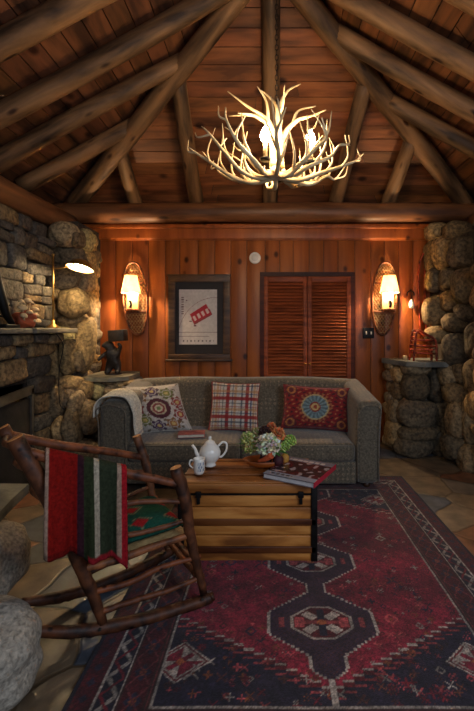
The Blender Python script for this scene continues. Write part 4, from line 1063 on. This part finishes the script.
def mushrooms():
    c = Vector((-2.09, 3.40, 1.417)); t = thing('mushroom_ornament', c, 'cluster of pale mushrooms on a reddish base, on the mantel', 'ornament')
    mb = MB(); stone(mb, c+Vector((0, 0, .07)), (.075, .10, .075), 77, 2.4, None, 4, (150, 70, 40), .25); mb.build('base', M_paint, t)
    rnd = random.Random(2)
    for k, (x, y, z, r) in enumerate(((.03, -.07, .17, .040), (.05, 0, .21, .036), (0, .05, .235, .034), (.04, .09, .16, .036), (.06, .06, .11, .032), (.06, -.02, .13, .03), (.0, -.04, .22, .028), (.06, -.10, .10, .03), (.05, .11, .06, .032), (.07, .02, .06, .026))):
        mb = MB(); p = c+Vector((x, y, z)); mb.tube([c+Vector((x*.5, y*.5, z*.4)), p], [.010, .007], 8, L3(186, 160, 120)); st = mb.build('mushroom_stem', M_petal, t)
        mb = MB(); Mx = Matrix.Translation(p) @ Euler((rnd.uniform(-.4, .4), rnd.uniform(0, .5), 0)).to_matrix().to_4x4()
        mb.lathe([(0, 0), (r*.9, -.006), (r, -.001), (r*.8, .012), (r*.4, .02), (0, .023)], 18, Mx, L3(206, 180, 136)); mb.build('mushroom_cap', M_petal, st)
mushrooms()
t = thing('iron_horn_ornament', (-2.1, 3.15, 1.417), 'black curved iron ornament at the near end of the mantel, half out of frame', 'ornament')
mb = MB(); p = curve_pts([(-2.08, 3.24, 1.44, .02), (-2.08, 3.16, 1.52, .03), (-2.09, 3.11, 1.66, .035), (-2.1, 3.09, 1.80, .022), (-2.1, 3.10, 1.90, .006)], 6); mb.tube([q[:3] for q in p], [q[3] for q in p], 12); mb.build('horn', M_iron, t)
mb = MB(); mb.rbox(-2.15, -2.03, 3.08, 3.26, 1.417, 1.445, .008, 2); mb.build('base', M_iron, t)

# bear carving on ledge
def bear():
    c = Vector((-1.80, 4.60, .89)); t = thing('bear_carving', c, 'small dark carved bear standing with a box on its shoulders on the left stone ledge', 'statue')
    M_b = mk('dark_carving', (18, 14, 12), (40, 32, 28), .55, (20, 20, 20), bump=.5, bdist=.006)
    def sk(name, chains, root=0):
        me = bpy.data.meshes.new(name); vv = []; ee = []; rr_ = []
        for ch, par in chains:
            prev = par
            for (x, y, z, r) in ch:
                x, y, z, r = x*1.15, y*1.15, z*1.12, r*1.25
                vv.append((c.x+x, c.y+y, c.z+z)); rr_.append(r)
                if prev is not None: ee.append((prev, len(vv)-1))
                prev = len(vv)-1
        me.from_pydata(vv, ee, []); o = bpy.data.objects.new(name, me); COL.objects.link(o); o.parent = t; o.matrix_parent_inverse = PARENT_INV[t.name]
        sm = o.modifiers.new('skin', 'SKIN'); s2 = o.modifiers.new('sub', 'SUBSURF'); s2.levels = 2; s2.render_levels = 2
        for i, v in enumerate(me.skin_vertices[0].data): v.radius = (rr_[i], rr_[i]); v.use_root = (i == 0)
        me.materials.append(M_b); return o
    sk('body', [([(0, 0, .13, .062), (.0, -.005, .20, .058), (-.015, -.01, .26, .046), (-.04, -.035, .30, .040), (-.065, -.07, .30, .022), (-.075, -.095, .295, .014)], None),
                ([(-.045, -.0, .09, .036), (-.05, -.01, .03, .03), (-.065, -.045, .012, .02)], 0), ([(.045, 0, .09, .036), (.05, -.01, .03, .03), (.045, -.045, .012, .02)], 0),
                ([(-.065, -.02, .22, .022), (-.105, -.05, .18, .018), (-.12, -.08, .15, .015)], 1), ([(.06, -.02, .24, .022), (.085, -.035, .29, .018), (.06, -.045, .325, .014)], 1),
                ([(-.055, -.015, .342, .010)], 3), ([(-.015, -.02, .342, .010)], 3)])
    mb = MB(); Mx = Matrix.Translation(c+Vector((.055, -.01, .445))) @ Matrix.Rotation(R(-4), 4, 'Y'); mb.rbox(-.09, .09, -.07, .07, -.065, .065, .006, 1, (1, 1, 1), Mx); mb.build('box', M_b, t)
    mb = MB(); mb.lathe([(0, 0), (.09, 0), (.09, .012), (0, .014)], 20, Matrix.Translation(c)); mb.build('stand', M_b, t)
bear()

# ================================================================== RIGHT CORNER OBJECTS
def mini_sled():
    c = at(423, 360, 4.52); c.z = 1.055; t = thing('twig_chair_ornament', c, 'miniature red twig chair standing on the right stone pedestal', 'ornament')
    col = (2.2, .8, .7)
    for k, dy in enumerate((-.07, .07)):
        mb = MB(); mb.tube([c+Vector((q[0], dy, q[1])) for q in curve_pts([(-.13, 0), (-.115, .18), (-.10, .30), (-.07, .34), (0, .30), (.08, .26), (.12, .20), (.125, 0)], 5)], .013, 8, col); mb.build('arch', M_twig, t)
    for z in (.09, .17, .235):
        for dy in (-.07, .07):
            mb = MB(); mb.tube([c+Vector((-.12, dy, z)), c+Vector((.122, dy, z-.01))], .011, 8, col); mb.build('rung', M_twig, t)
    mb = MB()
    for k in range(9): x = -.12+.03*k; mb.tube([c+Vector((x, -.08, .125)), c+Vector((x, .08, .125))], .009, 6, col)
    mb.build('seat', M_twig, t)
    mb = MB()
    for k in range(4): z = .18+.045*k; mb.tube([c+Vector((-.118+.01*k, -.07, z)), c+Vector((-.118+.01*k, .07, z))], .007, 6, col)
    mb.build('backrest', M_twig, t)
mini_sled()
c = at(405, 360, 4.55); c.z = 1.055; mb = MB(); mb.lathe([(0, 0), (.022, 0), (.024, .05), (.018, .055), (0, .05)], 16, Matrix.Translation(c), L3(206, 176, 130)); o = mb.build('small_candle', M_paint); tag(o, 'small stubby cream candle at the left edge of the right pedestal', 'candle')
c = at(411, 300, 4.96); t = thing('hanging_ornament', (c.x, 4.99, c.z), 'small glass drop hanging from a dark hook on the panelling right of the sconce', 'ornament')
mb = MB(); mb.tube([(c.x+.045*math.cos(a), 4.975, c.z+.07+.045*math.sin(a)) for a in [R(200-k*22) for k in range(11)]], .008, 8); mb.tube([(c.x, 4.99, c.z+.13), (c.x, 4.96, c.z+.13), (c.x, 4.95, c.z+.02)], .006, 6); mb.build('hook', M_iron, t)
mb = MB(); mb.lathe([(0, -.11), (.025, -.10), (.034, -.065), (.028, -.03), (.01, 0), (0, .01)], 20, Matrix.Translation((c.x, 4.945, c.z))); mb.build('glass_drop', M_glass, t)
# pair of old skis in the corner
for k, (dx, lab) in enumerate(((0, 'old red wooden ski hung in the right corner, nearer the panelling'), (.075, 'old red wooden ski hung in the right corner, nearer the boulders'))):
    mb = MB(); x = 1.845+dx
    p = curve_pts([(x+.02, 4.96, 1.30), (x, 4.965, 1.8), (x, 4.965, 2.15), (x+.03, 4.95, 2.30), (x+.12, 4.90, 2.44), (x+.22, 4.86, 2.58)], 6)
    mb.tube([q for q in p], [.026]*(len(p)-3)+[.022, .015, .006], 8, (2.0, .8, .7), flat=.35); o = mb.build('wooden_ski', M_twig); tag(o, lab, 'ski', 'skis in the corner')

# ================================================================== ANTLER CHANDELIER
def chandelier():
    C0 = Vector((.045, 2.70, 2.615)); t = thing('antler_chandelier', C0, 'antler chandelier with lit candle bulbs hanging below the log ridge', 'chandelier')
    rnd = random.Random(12)
    def antler(ctrl, tines, rot, r0=.017, tint=1.0, sc=1.0, tl=0.0, label=None):
        Mx = Matrix.Translation(C0) @ Matrix.Rotation(rot, 4, 'Z') @ Matrix.Rotation(tl, 4, 'X')
        mb = MB(); n = len(ctrl)
        def tb(pts, ra, rb):
            p = curve_pts(pts, 7); m = len(p); rad = [ra+(rb-ra)*(i/(m-1))**1.3 for i in range(m)]
            cs = [];
            mb.tube([Mx @ Vector(q) for q in p], rad, 9, (tint, tint*.96, tint*.88), jit=.05, seed=int(rnd.random()*1e6))
        tb(ctrl, r0, .003)
        cp = curve_pts(ctrl, 7)
        for (f, tip, mid) in tines:
            s = cp[int(f*(len(cp)-1))]; k = r0*(1-f*.7)*.8
            if mid is None: mid = ((s[0]+tip[0])/2+.03, (s[1]+tip[1])/2, (s[2]+tip[2])/2-.03)
            tb([tuple(s), mid, tip], k, .0025)
        return mb.build('antler', M_antler, t)
    # lower bowl antlers (local x is outward)
    azs = [180, 158, 208, 236, 0, 24, -28, -56, -88, 95, 52]
    for k, az in enumerate(azs):
        j = lambda s=.03: rnd.uniform(-s, s)
        L = rnd.uniform(.9, 1.05)
        if az in (0, 180): L = 1.08
        up = .0 if az > 90 else -.05
        ctrl = [(-.06, j(), -.15+j(.02)), (.12*L, j(), -.20+j(.01)), (.27*L, j(), -.175+j(.015)), (.40*L, j(.05), -.11+j(.02)), (.50*L, j(.06), -.03+up+j(.03)), (.545*L, j(.06), .03+up*1.4+j(.03))]
        tn = []
        for f, h in ((.30, .13), (.48, .20), (.63, .14), (.8, .09)):
            bx = .58*L*f; yy = rnd.choice((-1, 1))*rnd.uniform(.01, .05)
            tn.append((f, (bx+.05+j(.05), yy*2, -.15+h+f*.12+j(.05)), None))
        antler(ctrl, tn, R(az), .019, rnd.uniform(.62, 1.0))
    # inner upward hooks
    for k, az in enumerate((205, 325, 160, 20)):
        j = lambda s=.02: rnd.uniform(-s, s)
        ctrl = [(.0, j(), -.19), (.12, j(), -.17), (.22, j(.04), -.08), (.27+j(), j(.05), .05), (.24+j(.04), j(.06), .17+j(.05))]
        antler(ctrl, [(.5, (.33+j(), .06, .02+j()), (.24, .03, -.06)), (.75, (.35, -.05, .12+j()), (.30, -.02, .06))], R(az), .016, rnd.uniform(.55, .95))
    # tall central antlers: (x, y, z) in metres seen from the room's front
    for ctrl, tn in (
        ([(-.02, -.03, -.12), (-.03, -.03, .04), (-.04, -.02, .15), (-.09, -.02, .215), (-.20, -.05, .27), (-.325, -.07, .355)],
         [(.60, (-.33, .03, .245), (-.20, 0, .235)), (.42, (-.255, -.10, .195), (-.15, -.05, .205)), (.5, (-.13, -.05, .40), (-.07, -.03, .31))]),
        ([(.02, -.02, -.12), (.015, -.02, .05), (.01, -.01, .18), (-.0, 0, .29), (-.04, .02, .36), (-.11, .0, .405)], [(.35, (.03, .10, .32), (.035, .04, .22))]),
        ([(.03, 0, -.12), (.02, .0, .08), (.015, .0, .22), (.03, .02, .33), (.08, .03, .42), (.165, .03, .465)], [(.45, (.05, -.1, .38), (.04, -.04, .28))]),
        ([(.0, .02, -.12), (.03, .02, .06), (.07, .02, .14), (.14, .0, .20), (.22, -.02, .215), (.33, -.03, .255)],
         [(.52, (.27, .05, .325), (.15, .03, .28)), (.7, (.28, -.08, .20), (.22, -.05, .2))]),
    ): antler(ctrl, tn, 0, .024, .95)
    # candles and bulbs
    for k, (x, y) in enumerate(((-.075, -.17), (.215, -.12), (.02, .20))):
        mb = MB(); mb.tube([C0+Vector((x, y, -.14)), C0+Vector((x, y, -.03))], .013, 12, L3(206, 180, 130)); mb.build('candle_tube', M_paint, t)
        mb = MB(); mb.lathe([(.0, -.145), (.03, -.145), (.036, -.13), (.014, -.135)], 16, Matrix.Translation(C0+Vector((x, y, 0)))); mb.build('candle_cup', M_iron, t)
        mb = MB(); mb.lathe([(.008, -.035), (.026, -.014), (.034, .014), (.024, .044), (.008, .07), (.0, .075)], 16, Matrix.Translation(C0+Vector((x, y, 0)))); mb.build('bulb', M_bulb, t)
    mb = MB(); mb.lathe([(0, -.17), (.03, -.165), (.04, -.14), (.03, -.11), (0, -.11)], 16, Matrix.Translation(C0)); mb.build('hub', M_iron, t)
    mb = MB(); z = C0.z-.11
    k = 0
    while z < 4.22:
        pts = [Vector((C0.x, C0.y, z+.02))+Vector((math.cos(a)*.011*(k % 2), math.cos(a)*.011*((k+1) % 2), math.sin(a)*.021)) for a in [2*math.pi*i/10 for i in range(11)]]
        mb.tube(pts, .0028, 5, caps=False); z += .034; k += 1
    mb.build('chain', M_iron, t)
chandelier()
